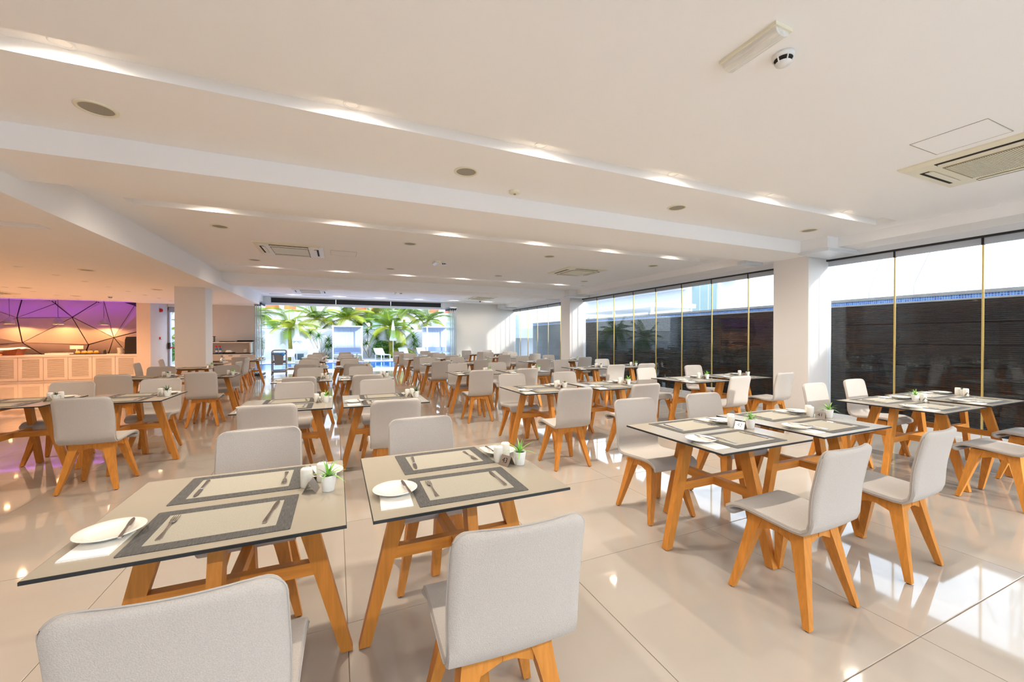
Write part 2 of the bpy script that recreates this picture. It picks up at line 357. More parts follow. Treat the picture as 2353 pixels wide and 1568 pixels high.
# exit door with glass and red push bar
d = struct(MB().box(-5.97, -5.945, 19.6, 19.68, 0, 2.6).box(-4.5, -4.35, 19.6, 19.68, 0, 2.6).box(-5.97, -4.35, 19.6, 19.68, 2.5, 2.62).build('door_1', 'door_frame'), 'grey framed glass exit door with red push bar')
MB().box(-5.945, -5.91, 19.58, 19.66, 0, 2.5).box(-4.6, -4.52, 19.58, 19.66, 0, 2.5).box(-5.91, -4.6, 19.58, 19.66, 2.42, 2.5).box(-5.91, -4.6, 19.58, 19.66, 0, 0.1).build('door_leaf', 'door_frame', d)
MB().box(-5.91, -4.6, 19.61, 19.625, 0.1, 2.42).build('pane', 'clear_glass', d)
MB().tube([(-5.88, 19.52, 1.05), (-4.6, 19.52, 1.08)], 0.022, 8).build('push_bar', 'red_plastic', d)
MB().box(-5.94, -5.88, 19.48, 19.6, 1.0, 1.24).build('lock_case', 'track_black', d)

# ------------------------------------------------------------------ ceiling fittings
def disc(r, z0=-0.004, n=20): return MB().lathe([(r, 0.0), (r, z0), (0.0005, z0)], n)
ring_m = MB().lathe([(0.058, 0.0), (0.058, -0.006), (0.044, -0.006), (0.042, 0.004)], 20).mesh('ring', 'white_plastic', True)
bulb_m = MB().lathe([(0.044, 0.001), (0.0005, 0.001)], 20).mesh('lens', 'lamp_warm')
bulb_p = MB().lathe([(0.044, 0.001), (0.0005, 0.001)], 20).mesh('lens', 'lamp_peach')
ORD = ['first', 'second', 'third', 'fourth', 'fifth', 'sixth', 'seventh', 'eighth']
def downlight(x, y, z, label, group, power, col, peach=False, cone=174, blend=1.0, dy=0.0, glow=0):
    t = thing('downlight', label, 'lamp', (x, y, z), 0, group)
    put('trim_ring', ring_m, t); put('lens', bulb_p if peach else bulb_m, t)
    if power:
        ld = bpy.data.lights.new('downlight_beam', 'SPOT'); ld.energy = power; ld.color = col; ld.spot_size = R(cone); ld.spot_blend = blend; ld.shadow_soft_size = 0.04
        lo = bpy.data.objects.new('downlight_beam', ld); C.objects.link(lo); lo.parent = t; lo.location = (0, dy, -0.012)
    if glow:      # extra orange spot added to each lamp to warm the slot's side
        ld = bpy.data.lights.new('added_glow_spot', 'SPOT'); ld.energy = glow; ld.color = (1.0, 0.60, 0.26); ld.spot_size = R(174); ld.spot_blend = 1.0; ld.shadow_soft_size = 0.04
        lo = bpy.data.objects.new('added_glow_spot', ld); C.objects.link(lo); lo.parent = t; lo.location = (0, -0.05, -0.014)
WARM = (1.0, 0.90, 0.775)
SLOT_W = (1.35, 1.2, 0.7, 0.5, 0.45, 0.5)     # the nearer rows are dimmed up, the far rows down
slot_name = ['behind the viewpoint', 'in the nearest slot', 'in the second slot', 'in the third slot', 'in the fourth slot', 'in the slot by the opening']
for si, (a, b) in enumerate(SLOTS):
    for k in range(6):
        x = -1.42 + k * 1.53
        downlight(x, a + 0.172, SZ, 'recessed warm spot, %s from left, %s' % (ORD[k], slot_name[si]), 'slot spots', LAMP_W * SLOT_W[si], WARM, dy=-.115, glow=5)
sp_ring = MB().lathe([(0.115, 0.0), (0.115, -0.007), (0.094, -0.009), (0.092, -0.002)], 28).mesh('rim', 'cream_plastic', True)
sp_mesh = MB().lathe([(0.093, -0.003), (0.0005, -0.005)], 28).mesh('mesh_cover', 'speaker_mesh', True)
def speaker(x, y, z, label):
    t = thing('ceiling_speaker', label, 'speaker', (x, y, z), 0, 'round ceiling speakers'); put('rim', sp_ring, t); put('mesh_cover', sp_mesh, t)
rowname = {3.73: 'before the nearer beam', 6.95: 'just past the nearer beam', 9.65: 'just before the farther beam', 14.2: 'past the farther beam'}
for yy in (3.73, 6.95, 9.65, 14.2):
    for k, x in enumerate((-1.52, 1.15, 3.84, 6.46)):
        speaker(x, yy, ZC, 'round ceiling speaker, %s from left, %s' % (ORD[k], rowname[yy]))
for k, (x, y) in enumerate([(-4.08, 9.63), (-6.86, 13.58), (-4.12, 12.83), (-6.88, 15.7)]):
    speaker(x, y, ZS, 'round speaker in the low buffet ceiling, %s' % ['nearest the dining ceiling edge', 'third farthest', 'right of the downlight row', 'nearest the facets'][k])
for k in range(8): downlight(-4.95, 9.65 + 0.985 * k, ZS, 'small downlight in the low ceiling, right row, %s from front' % ORD[k], 'low ceiling downlights', 36, (1.0, 0.60, 0.32), True, 160)
for k in range(8): downlight(-7.23, 9.7 + 0.98 * k, ZS, 'small downlight in the low ceiling, middle row, %s from front' % ORD[k], 'low ceiling downlights', 62, (1.0, 0.50, 0.22), True, 160)
for k in range(4): downlight(-8.6, 13.6 + 0.99 * k, ZS, 'small downlight in the low ceiling, left row, %s from front' % ORD[k], 'low ceiling downlights', 62, (1.0, 0.50, 0.22), True, 160)
for k in range(3): downlight(-4.9, 0.5 + 3.0 * k, ZS, 'small downlight in the low ceiling left of the viewpoint, %s' % ORD[k], 'low ceiling downlights', 60, (1.0, 0.54, 0.27), True, 160)

for k, x in enumerate((-6.9, -5.4, -3.9)): downlight(x, 6.12, ZS + .08, 'recessed warm spot in the low ceiling slot, %s' % ['left', 'middle', 'right'][k], 'slot spots', 40, (1.0, .7, .42), dy=-.05)
def cassette(x0, y0, z, label, s=1.06):
    t = thing('ceiling_air_conditioner', label, 'air conditioner', (x0 + s/2, y0 + s/2, z), 0, 'cassette air conditioners'); h = s / 2
    f = MB().loft([[(-h,-h,0),(-h,h,0),(h,h,0),(h,-h,0)], [(-h,-h,-0.012),(-h,h,-0.012),(h,h,-0.012),(h,-h,-0.012)], [(-h+.06,-h+.06,-0.028),(-h+.06,h-.06,-0.028),(h-.06,h-.06,-0.028),(h-.06,-h+.06,-0.028)]])
    f.build('panel', 'cream_plastic', t)
    g = h * 0.56
    gp = MB().box(-g, g, -g, g, -0.034, -0.02).build('grille', 'grille', t)
    gs = MB()
    for k in range(40):
        yy = -g + 0.02 + k * (2*g - 0.04) / 39
        gs.box(-g + 0.015, g - 0.015, yy - 0.0028, yy + 0.0028, -0.038, -0.034)
    tag(gs.build('grille_slats', 'cream_plastic', gp), kind='stuff')
    for q in range(4):
        m = Matrix.Rotation(q * math.pi / 2, 4, 'Z')
        sl = MB().box(-g, g, -h * 0.86, -h * 0.74, -0.032, -0.02); sl.v = [tuple(m @ Vector(p)) for p in sl.v]; sl.build('air_slot', 'dark_slot', t)
        fp = MB().loft([[(-g*.96,-h*.8,-0.036),(g*.96,-h*.8,-0.036),(g*.96,-h*.7,-0.04),(-g*.96,-h*.7,-0.04)], [(-g*.96,-h*.8,-0.03),(g*.96,-h*.8,-0.03),(g*.96,-h*.7,-0.034),(-g*.96,-h*.7,-0.034)]]); fp.v = [tuple(m @ Vector(p)) for p in fp.v]; fp.build('air_flap', 'cream_plastic', t)
cassette(4.91, 1.0, ZC, 'square cream air conditioner in the ceiling, nearest the glass wall')
cassette(-1.27, 7.76, ZC, 'square white ceiling air conditioner left, between the beams')
cassette(4.8, 7.76, ZC, 'square white ceiling air conditioner right, between the beams')
cassette(-1.33, 14.8, ZC, 'square ceiling air conditioner left, past the farther beam')
cassette(4.8, 14.8, ZC, 'square ceiling air conditioner right, past the farther beam')
cassette(-9.0, 14.5, ZS, 'air conditioner in the low buffet ceiling')
def access(x0, x1, y0, y1, label):
    p = MB()
    for a in ((x0, x1, y0, y0 + .003), (x0, x1, y1 - .003, y1), (x0, x0 + .003, y0, y1), (x1 - .003, x1, y0, y1)): p.box(*a, ZC - 0.0025, ZC)
    t = thing('access_panel', label, 'panel', (0, 0, 0)); p.build('frame', 'grille', t); MB().box(x0 + .008, x1 - .008, y0 + .008, y1 - .008, ZC - 0.003, ZC).build('cover', 'ceiling_paint', t)
access(4.36, 4.81, 1.31, 1.75, 'flush square access panel beside the nearest air conditioner')
access(-0.09, 0.36, 8.04, 8.5, 'flush square access panel between the beams')
def bulkhead_light(x, y, z, s, label):
    t = thing('emergency_light', label, 'lamp', (x, y, z), 0, 'emergency lights')
    MB().box(-.066*s, .066*s, -.165*s, .165*s, -.018, 0).build('base', 'cream_plastic', t)
    prof = [(.054*s*math.cos(a), -.018 - .036*math.sin(a)) for a in [i*math.pi/8 for i in range(9)]]
    dfl = MB(); dfl.loft([[(a, -.155*s, b) for a, b in prof], [(a, .155*s, b) for a, b in prof]]); dfl.build('diffuser', 'ribbed_clear', t, smooth=False)
    MB().tube([(-.02, -.12*s, -.035), (-.02, .12*s, -.035)], .008, 8).build('fluorescent_tube', 'white_plastic', t)
bulkhead_light(2.10, 1.50, ZC, 1.0, 'cream emergency light with ribbed clear cover on the nearest ceiling')
bulkhead_light(1.93, 8.4, ZC, 0.9, 'white emergency light on the ceiling between the beams')
bulkhead_light(1.9, 14.6, ZC, 0.9, 'small emergency light past the farther beam')
def detector(x, y, z, label):
    t = thing('smoke_detector', label, 'detector', (x, y, z), 0, 'smoke detectors')
    MB().lathe([(.055, 0), (.055, -.022), (.05, -.026)], 22, cap=True).build('base', 'white_plastic', t, smooth=True)
    MB().lathe([(.046, -.024), (.046, -.034), (.03, -.042), (.0005, -.042)], 22).build('dark_gap', 'dark_slot', t, smooth=True)
    for k in range(6):
        a = k * math.pi / 3; MB().tube([(.05*math.cos(a), .05*math.sin(a), -.024), (.036*math.cos(a), .036*math.sin(a), -.054)], .004, 5).build('rib', 'white_plastic', t)
    MB().lathe([(.040, -.046), (.038, -.056), (.012, -.060), (.0005, -.060)], 22, cap=False).build('cap', 'white_plastic', t, smooth=True)
detector(2.32, 1.48, ZC, 'white smoke detector beside the nearest emergency light')
detector(2.10, 8.4, ZC, 'white smoke detector on the ceiling between the beams')
detector(2.1, 14.6, ZC, 'small smoke detector past the farther beam')
detector(-6.04, 15.46, ZS, 'smoke detector on the low buffet ceiling')
t = thing('motion_sensor', 'round cream motion sensor before the nearer beam', 'sensor', (1.79, 4.02, ZC))
MB().lathe([(.06, 0), (.06, -.02), (.05, -.028), (.0005, -.03)], 24).build('body', 'cream_plastic', t, smooth=True); MB().lathe([(.016, -.028), (.012, -.038), (.0005, -.04)], 16).build('lens', 'speaker_mesh', t, smooth=True)
t = thing('security_camera', 'small dark dome camera on the ceiling near the end wall', 'camera', (5.6, 16.2, ZC))
MB().lathe([(.05, 0), (.05, -.04), (.04, -.05)], 18, cap=True).build('mount', 'white_plastic', t, smooth=True); MB().lathe([(.04, -.05), (.034, -.08), (.0005, -.092)], 18).build('dome', 'track_black', t, smooth=True)

# ------------------------------------------------------------------ dining chair (one prototype mesh set, front = +Y)
def chair_meshes():
    prof = [(.205, .413), (.226, .420), (.236, .436), (.228, .455), (.20, .466), (.14, .470), (.07, .466), (0, .460), (-.07, .454), (-.125, .450),
            (-.165, .453), (-.193, .468), (-.209, .492), (-.217, .525), (-.228, .60), (-.242, .68), (-.256, .755), (-.270, .82), (-.281, .865), (-.285, .885)]
    K = [Vector((0, a, b)) for a, b in prof]; fine = []
    for i in range(len(K) - 1):
        p0, p1, p2, p3 = K[max(i-1, 0)], K[i], K[i+1], K[min(i+2, len(K)-1)]
        for q in range(8):
            t = q / 8; fine.append(.5 * ((2*p1) + (p2 - p0)*t + (2*p0 - 5*p1 + 4*p2 - p3)*t*t + (3*p1 - p0 - 3*p2 + p3)*t*t*t))
    fine.append(K[-1]); FL = [0.0]
    for i in range(1, len(fine)): FL.append(FL[-1] + (fine[i] - fine[i-1]).length)
    T = FL[-1]; end = [0, .003, .008, .015, .024, .036, .05]; mid = [.05 + (T - .10) * i / 20 for i in range(1, 20)]
    L = end + mid + [T - e for e in reversed(end)]; P = []
    for q in L:
        i = max(j for j in range(len(FL)) if FL[j] <= q + 1e-9); i = min(i, len(FL) - 2); f = (q - FL[i]) / (FL[i+1] - FL[i]); P.append(fine[i].lerp(fine[i+1], f))
    NU = 12; th = .0135
    def halfw(s):
        w = .206; r = .05
        for d in (s, T - s):
            if d < r: w -= r - math.sqrt(max(r*r - (r - d)**2, 0))
        if s > T * .5: w += .004 * (1 - abs((s/T - .75) * 4))
        return w
    rows = []; norms = []
    for i, p in enumerate(P):
        tan = (P[min(i+1, len(P)-1)] - P[max(i-1, 0)]).normalized(); n = Vector((0, -tan.z, tan.y))
        if i < 3: pass
        rows.append([]); norms.append(n); back = max(0, min(1, (L[i] / T - .5) / .25))
        for k in range(NU + 1):
            u = -1 + 2 * k / NU; x = halfw(L[i]) * u
            dip = (u*u - .35)
            q = p + Vector((0, back * .022 * (u*u), 0)) + Vector((0, 0, (1 - back) * (.006 * (u*u) if L[i] > .1 else 0)))
            rows[-1].append(Vector((x, q.y, q.z)))
    mb = MB(); top = []; bot = []
    for i, r in enumerate(rows):
        t = th * (.35, .7, .9)[min(i, len(rows) - 1 - i)] if min(i, len(rows) - 1 - i) < 3 else th
        top.append([p - norms[i] * t for p in r]); bot.append([p + norms[i] * t for p in r])
    n = NU + 1
    # loop around each row: top row then bottom row reversed, so the shell is one closed skin with rounded rims
    rings = []
    for a, b, r in zip(top, bot, rows):
        e0 = r[0] + Vector((-.006, 0, 0)); e1 = r[-1] + Vector((.006, 0, 0))
        rings.append(a + [e1] + list(reversed(b)) + [e0])
    mb.loft(rings, 0, True)
    shell = mb.mesh('seat_shell', 'felt', True); smooth_by_angle(shell, 60)
    rim = [r[-1] + Vector((.0065, 0, 0)) for r in rows] + [p for p in reversed(rows[-1][1:-1])] + [r[0] - Vector((.0065, 0, 0)) for r in reversed(rows)]
    for k in range(len(rows), len(rows) + NU - 1): rim[k] = rim[k] + (P[-1] - P[-2]).normalized() * .002
    pip = MB().tube(rim, .0022, 5).mesh('piping', 'felt_seam', True)
    # leg: ridge on the outer corner, boomerang arms to the middle of each side
    lg = MB(); O = [(.150, .142, .440, .080), (.161, .153, .36, .062), (.196, .186, .16, .044), (.226, .214, 0.006, .031)]
    rings = [[(x, y, z), (x - w, y, z), (x - w, y - w, z), (x, y - w, z)] for x, y, z, w in O]
    lg.loft([list(reversed(r)) for r in rings])
    lg.loft([[(.09, .142, .440), (.09, .112, .440), (.09, .112, .365), (.09, .142, .365)], [(.018, .142, .438), (.018, .112, .438), (.018, .112, .392), (.018, .142, .392)]])
    lg.loft([[(.150, .09, .440), (.120, .09, .440), (.120, .09, .365), (.150, .09, .365)], [(.150, .018, .438), (.120, .018, .438), (.120, .018, .392), (.150, .018, .392)]])
    legs = []
    for sx in (1, -1):
        for sy in (1, -1):
            q = MB(); q.v = [(x*sx, y*sy, z) for x, y, z in lg.v]; q.f = [list(reversed(f)) if sx*sy < 0 else f for f in lg.f]; q.m = lg.m
            legs.append(q.mesh('leg', 'oak'))
    foot = MB().lathe([(.012, 0), (.012, .007)], 8, cap=True).mesh('glide', 'black_rubber')
    rx = MB().box(-.153, .153, -.018, .018, .392, .4385).mesh('cross_rail', 'oak_rail'); ry = MB().box(-.018, .018, -.145, .145, .393, .4395).mesh('cross_rail', 'oak_rail_y')
    return shell, pip, legs, foot, rx, ry
CH = chair_meshes()
FOOT = [(sx * .2105, sy * .1985, 0) for sx in (1, -1) for sy in (1, -1)]
def chair(x, y, rz, label, detail=2):
    t = thing('dining_chair', label, 'chair', (x, y, 0), rz, 'grey upholstered oak dining chairs')
    s = put('seat_shell', CH[0], t)
    if detail > 1: put('piping', CH[1], s)
    for k in range(4):
        l = put('leg', CH[2][k], t)
        if detail > 1: put('glide', CH[3], l, FOOT[k])
    put('cross_rail', CH[4], t); put('cross_rail', CH[5], t)
    return t

# ------------------------------------------------------------------ dining table
TS = 0.42
def table_meshes():
    tp = MB().box(-TS, TS, -TS, TS, .7382, .75, 0)
    for i in range(len(tp.m)): tp.m[i] = 0 if i == 1 else 1
    e = .0025
    tp = MB().loft([[(-TS,-TS,.7382),(TS,-TS,.7382),(TS,TS,.7382),(-TS,TS,.7382)], [(-TS,-TS,.7485),(TS,-TS,.7485),(TS,TS,.7485),(-TS,TS,.7485)], [(-TS+e,-TS+e,.75),(TS-e,-TS+e,.75),(TS-e,TS-e,.75),(-TS+e,TS-e,.75)]], 1)
    tp.m[-1] = 0
    top = tp.mesh('table_top', ['laminate', 'black_edge'])
    lm = MB(); h = .0225
    lm.loft([[(i, -h, z), (o, -h, z), (o, h, z), (i, h, z)] for o, i, z in ((.452, .402, 0.004), (.285, .205, .70), (.277, .195, .738))])
    leg = lm.mesh('leg', 'oak')
    st = MB().box(-.315, .315, -.0215, .0225, .385, .44).mesh('stretcher', 'oak_rail'); 
    s2 = MB().box(-.315, .315, -.021, .021, .386, .439).mesh('stretcher', 'oak_rail')
    rl = MB().box(-.235, .235, -.0215, .0215, .69, .738).mesh('top_rail', 'oak_rail')
    gl = MB().lathe([(.016, 0), (.016, .005)], 8, cap=True).mesh('glide', 'black_rubber')
    return top, leg, st, s2, rl, gl
TM = table_meshes()
def table(x, y, label, detail=2):
    t = thing('dining_table', label, 'table', (x, y, 0), 0, 'square oak dining tables')
    put('table_top', TM[0], t)
    for k in range(4):
        l = put('leg', TM[1], t, rz=k * math.pi / 2)
        if detail > 1: put('glide', TM[5], l, (.427, 0, 0))
    put('stretcher', TM[2], t); put('stretcher', TM[3], t, rz=math.pi / 2)
    put('top_rail', TM[4], t); put('top_rail', TM[4], t, (0, 0, -.0005), math.pi / 2)
    return t

# ------------------------------------------------------------------ tableware
def rounded(w, d, r, n=3):
    p = []
    for cx, cy, a0 in ((w-r, d-r, 0), (-w+r, d-r, 90), (-w+r, -d+r, 180), (w-r, -d+r, 270)):
        for k in range(n + 1):
            a = R(a0 + 90 * k / n); p.append((cx + r*math.cos(a), cy + r*math.sin(a)))
    return p
pm_b = MB().extrude(rounded(.238, .172, .006), 0, .0022).mesh('woven_border', 'weave_dark')
pm_c = MB().extrude(rounded(.188, .122, .003), .002, .0028).mesh('woven_centre', 'weave_beige')
plate_m = MB().lathe([(.0005, .0035), (.055, .0035), (.062, .006), (.068, .012), (.092, .019), (.094, .0205), (.092, .0215), (.066, .0155), (.058, .0085), (.05, .0065), (.0005, .0065)], 32).mesh('side_plate', 'china', True)
nm = MB()
for k, (w, d, z, dz) in enumerate(((.062, .085, 0, .0022), (.060, .083, .0026, .002))):
    nm.loft([[(-w, -d, z), (w, -d, z), (w, d, z), (-w, d, z)], [(-w, -d + .002, z + dz + .0015), (w, -d, z + dz), (w, d, z + dz), (-w, d, z + dz)]])
nap_m = nm.mesh('napkin', 'napkin_paper')
def strip(prof, tz, zc):           # flat tool along +Y: list of (y, halfwidth), zc(y) centre height
    mb = MB(); rings = [[(-w, y, zc(y) - tz), (w, y, zc(y) - tz), (w * .8, y, zc(y) + tz), (-w * .8, y, zc(y) + tz)] for y, w in prof]
    return mb.loft(rings)
fk = strip([(-.098, .0075), (-.094, .0095), (-.07, .008), (-.03, .0045), (.0, .003), (.026, .003), (.034, .009), (.05, .0115), (.056, .0115)], .0013,
           lambda y: .002 + (.006 * math.exp(-((y - .02) / .03) ** 2)))
for k in range(4):
    x = -.0099 + k * .0066
    fk.loft([[(x - .0016, .055, .0026), (x + .0016, .055, .0026), (x + .0016, .055, .0048), (x - .0016, .055, .0048)], [(x - .0009, .098, .0042), (x + .0009, .098, .0042), (x + .0009, .098, .0056), (x - .0009, .098, .0056)]])
fork_m = fk.mesh('fork', 'steel')
kn_h = strip([(-.105, .006), (-.10, .0085), (-.07, .008), (-.02, .0062), (.008, .006)], .003, lambda y: .0035).mesh('handle', 'steel')
kn_b = strip([(.008, .0045), (.02, .0085), (.06, .0095), (.09, .008), (.105, .003)], .0008, lambda y: .0038).mesh('blade', 'steel')
shk = MB().lathe([(.0005, 0), (.023, 0), (.0255, .003), (.0255, .076), (.0235, .083), (.017, .0865), (.0005, .0875)], 20).mesh('body', 'china', True)
shk_h = MB()
for a in range(5): shk_h.lathe([(.0014, .0872), (.0005, .0882)], 5, (.007*math.cos(a*1.2566), .007*math.sin(a*1.2566), 0))
shk_h = shk_h.mesh('pour_holes', 'dark_slot')
pot_m = MB().lathe([(.0005, 0), (.0235, 0), (.025, .002), (.0335, .066), (.034, .07), (.0315, .07), (.030, .060)], 20).mesh('pot', 'pot_white', True)
soil_m = MB().lathe([(.0306, .060), (.0005, .064)], 16).mesh('soil', 'soil')
def blade_mesh(name, L, w, bend, m, segs=5):
    mb = MB(); vs = []; fs = []
    for i in range(segs + 1):
        s = i / segs; ww = w * (1 - s) ** .7 * (0.75 + .6 * s * (1 - s)) if i < segs else .0003
        y = bend * s * s * L; z = L * s * (1 - .25 * bend * s)
        vs += [(-ww, y - .2 * ww, z), (0, y + .25 * ww, z), (ww, y - .2 * ww, z)]
    for i in range(segs):
        a = i * 3; fs += [(a, a+1, a+4, a+3), (a+1, a+2, a+5, a+4)]
    mb.add(vs, fs); return mb.mesh(name, m, True)
leaf_long = {m: [blade_mesh('leaf', L, .0085, b, m) for L, b in ((.082, .15), (.095, .5), (.09, .9))] for m in ('leaf_bright', 'leaf_dark', 'leaf_olive')}
leaf_fat = {m: [blade_mesh('leaf', L, .013, b, m, 4) for L, b in ((.04, .2), (.045, .6), (.045, 1.0))] for m in ('leaf_bright', 'leaf_dark', 'leaf_olive')}
def join_leaves(m, fat):
    mb = MB(); src = (leaf_fat if fat else leaf_long)[m]; rs = random.Random(5)
    for k in range(13):
        me = src[0 if k < 3 else (1 if k < 8 else 2)]; M = Matrix.Translation((0, 0, .058)) @ Matrix.Rotation(k * 2.4 + rs.random()*.3, 4, 'Z') @ Matrix.Rotation(-R(8 + 3.2 * k), 4, 'X')
        mb.add([M @ v.co for v in me.vertices], [tuple(p.vertices) for p in me.polygons])
    return mb.mesh('foliage', m, True)
foliage = {(m, f): join_leaves(m, f) for m in ('leaf_bright', 'leaf_dark', 'leaf_olive') for f in (0, 1)}
KIND = {'long': ('leaf_bright', 0, 'spiky bright green'), 'dark': ('leaf_dark', 0, 'spiky dark green'), 'rosette': ('leaf_dark', 1, 'dark green rosette'), 'olive': ('leaf_olive', 1, 'olive green rosette')}
def plant(x, y, kind, where, detail):
    m, fat, words = KIND[kind]
    t = thing('potted_succulent', 'white pot with %s succulent, %s' % (words, where), 'plant', (x, y, .75), random.uniform(0, 6.28), 'succulents in white pots')
    put('pot', pot_m, t); 
    if detail > 1:
        put('soil', soil_m, t); src = (leaf_fat if fat else leaf_long)[m]
        for k in range(13):
            me = src[0 if k < 3 else (1 if k < 8 else 2)]
            put('leaf', me, t, (0, 0, .058), rot=(Matrix.Rotation(k * 2.4 + random.uniform(-.2, .2), 4, 'Z') @ Matrix.Rotation(-R(8 + 3.2*k + random.uniform(-4, 4)), 4, 'X')).to_euler())
    else: put('foliage', foliage[(m, fat)], t)
tent_m = MB().loft([[(-.0285, -.034, 0), (-.0265, -.034, 0), (.0, -.034, .0475), (.0265, -.034, 0), (.0285, -.034, 0), (.0012, -.034, .0505), (-.0012, -.034, .0505)],
                    [(-.0285, .034, 0), (-.0265, .034, 0), (.0, .034, .0475), (.0265, .034, 0), (.0285, .034, 0), (.0012, .034, .0505), (-.0012, .034, .0505)]]).mesh('bent_plate', 'brushed_steel')
DIG = {}
def digits(txt):
    if txt not in DIG:
        cu = bpy.data.curves.new('digits', 'FONT'); cu.body = txt; cu.size = .038; cu.extrude = .0005; cu.align_x = 'CENTER'; cu.align_y = 'CENTER'
        ob = bpy.data.objects.new('digits', cu); C.objects.link(ob); dg = bpy.context.evaluated_depsgraph_get(); dg.update()
        me = bpy.data.meshes.new_from_object(ob.evaluated_get(dg)); me.materials.clear(); me.materials.append(MATS['digit_black'])
        bpy.data.objects.remove(ob); DIG[txt] = me
    return DIG[txt]
def sign(x, y, rz, num, where):
    t = thing('table_sign', ('metal tent sign reading %s, %s' % (num, where)) if num else 'metal tent sign, %s' % where, 'sign', (x, y, .75), rz, 'metal table number signs')
    put('bent_plate', tent_m, t)
    if num:   # numbers on both slopes; slope normal leans outwards
        sl = math.atan2(.0505, .0273)
        for s in (-1, 1):
            M = Matrix.Translation((s * .0146, 0, .0262)) @ Matrix.Rotation(s * R(90), 4, 'Z') @ Matrix.Rotation(sl, 4, 'X')
            o = put('number', digits(num), t); o.matrix_local = M
def shaker(x, y, where, which):
    t = thing('shaker', 'white ceramic shaker, %s of two, %s' % (which, where), 'shaker', (x, y, .75), 0, 'white shakers'); put('body', shk, t); put('pour_holes', shk_h, t)
def knife(x, y, z, rz, label, cat='knife', tilt=0.0, s=1.0):
    t = thing('table_knife', label, cat, (x, y, z), 0, 'steel knives', s); t.rotation_euler = (tilt, 0, rz); put('handle', kn_h, t); put('blade', kn_b, t)
def setting(tx, ty, side, where, level):
    sg = 1 if side == 'near' else -1; rz = 0 if sg > 0 else math.pi
    j = lambda a: random.uniform(-a, a)
    def P(a, b): return tx + sg * a, ty + sg * b
    my = -.20 if sg > 0 else -.215
    w = '%s side, %s' % (side, where)
    x, y = P(0, my); o = thing('placemat', 'dark bordered placemat, %s' % w, 'placemat', (x, y, .75), rz + j(.02), 'woven placemats')
    put('woven_border', pm_b, o); put('woven_centre', pm_c, o)
    if level >= 3:
        x, y = P(-.318, my - .055); o = put('napkin', nap_m, None, (x, y, .75), rz + j(.06)); tag(o, 'folded paper napkin, %s' % w, 'napkin', 'paper napkins')
        x, y = P(-.318 + j(.008), my + .022 + j(.01)); o = put('side_plate', plate_m, None, (x, y, .7548), 0); tag(o, 'white side plate, %s' % w, 'plate', 'white side plates')
        knife(x + sg * .045, y - sg * .005, .7728, rz + R(8) * 1 + j(.1), 'butter knife on side plate, %s' % w, s=.82)
        x, y = P(-.155 + j(.01), my + .005); o = put('fork', fork_m, None, (x, y, .7528), rz + R(4) + j(.06)); tag(o, 'steel fork on mat, %s' % w, 'fork', 'steel forks')
        x, y = P(.158 + j(.01), my + .01); knife(x, y, .7528, rz - R(3) + j(.06), 'table knife on mat, %s' % w)
    elif level == 2:
        x, y = P(-.318, my + .01); o = put('side_plate', plate_m, None, (x, y, .75), 0); tag(o, 'white side plate, %s' % w, 'plate', 'white side plates')
        x, y = P(.158, my + .01); knife(x, y, .7528, rz - R(3), 'table knife on mat, %s' % w)
        x, y = P(-.155, my); o = put('fork', fork_m, None, (x, y, .7528), rz + R(4)); tag(o, 'steel fork on mat, %s' % w, 'fork', 'steel forks')

LANE = {'A': 'pool lane', 'M': 'middle lane', 'R': 'window lane', 'L': 'buffet lane'}
def where_of(lane, col, row): return '%s table, %s pair from front, %s' % (col, ORD[row], LANE[lane])
TABLES = {
 ('A', 'left'): [(-.388, 1.976), (-.455, 4.65), (-.48, 7.32), (-.58, 10.15), (-.63, 13.0), (-.66, 15.45)],
 ('A', 'right'): [(.541, 1.967), (.48, 4.64), (.45, 7.30), (.37, 10.15), (.33, 13.0), (.32, 15.45)],
 ('M', 'left'): [(2.458, 2.052), (2.47, 4.71), (2.40, 7.40), (2.38, 10.2), (2.38, 12.95), (2.39, 15.4)],
 ('M', 'right'): [(3.423, 2.052), (3.53, 4.70), (3.46, 7.40), (3.40, 10.2), (3.40, 12.95), (3.42, 15.4)],
 ('R', 'left'): [(5.318, 2.137), (5.22, 4.79), (5.13, 7.55), (5.2, 10.1), (5.2, 12.9), (5.2, 15.5)],
 ('R', 'right'): [(6.28, 2.14), (6.28, 4.85), (6.17, 7.6), (6.2, 10.2), (6.2, 12.9), (6.2, 15.5)],
 ('L', 'left'): [(-3.10, 5.92), (-3.02, 8.78)], ('L', 'right'): [(-2.15, 5.89), (-2.07, 8.74)],
}
NUM = {('A','right',0): '43', ('M','left',0): '42', ('M','right',0): '41', ('R','left',0): '40', ('R','right',0): '39',
       ('A','right',1): '34', ('M','left',1): '35', ('M','right',1): '36', ('R','left',1): '37', ('R','right',1): '38'}
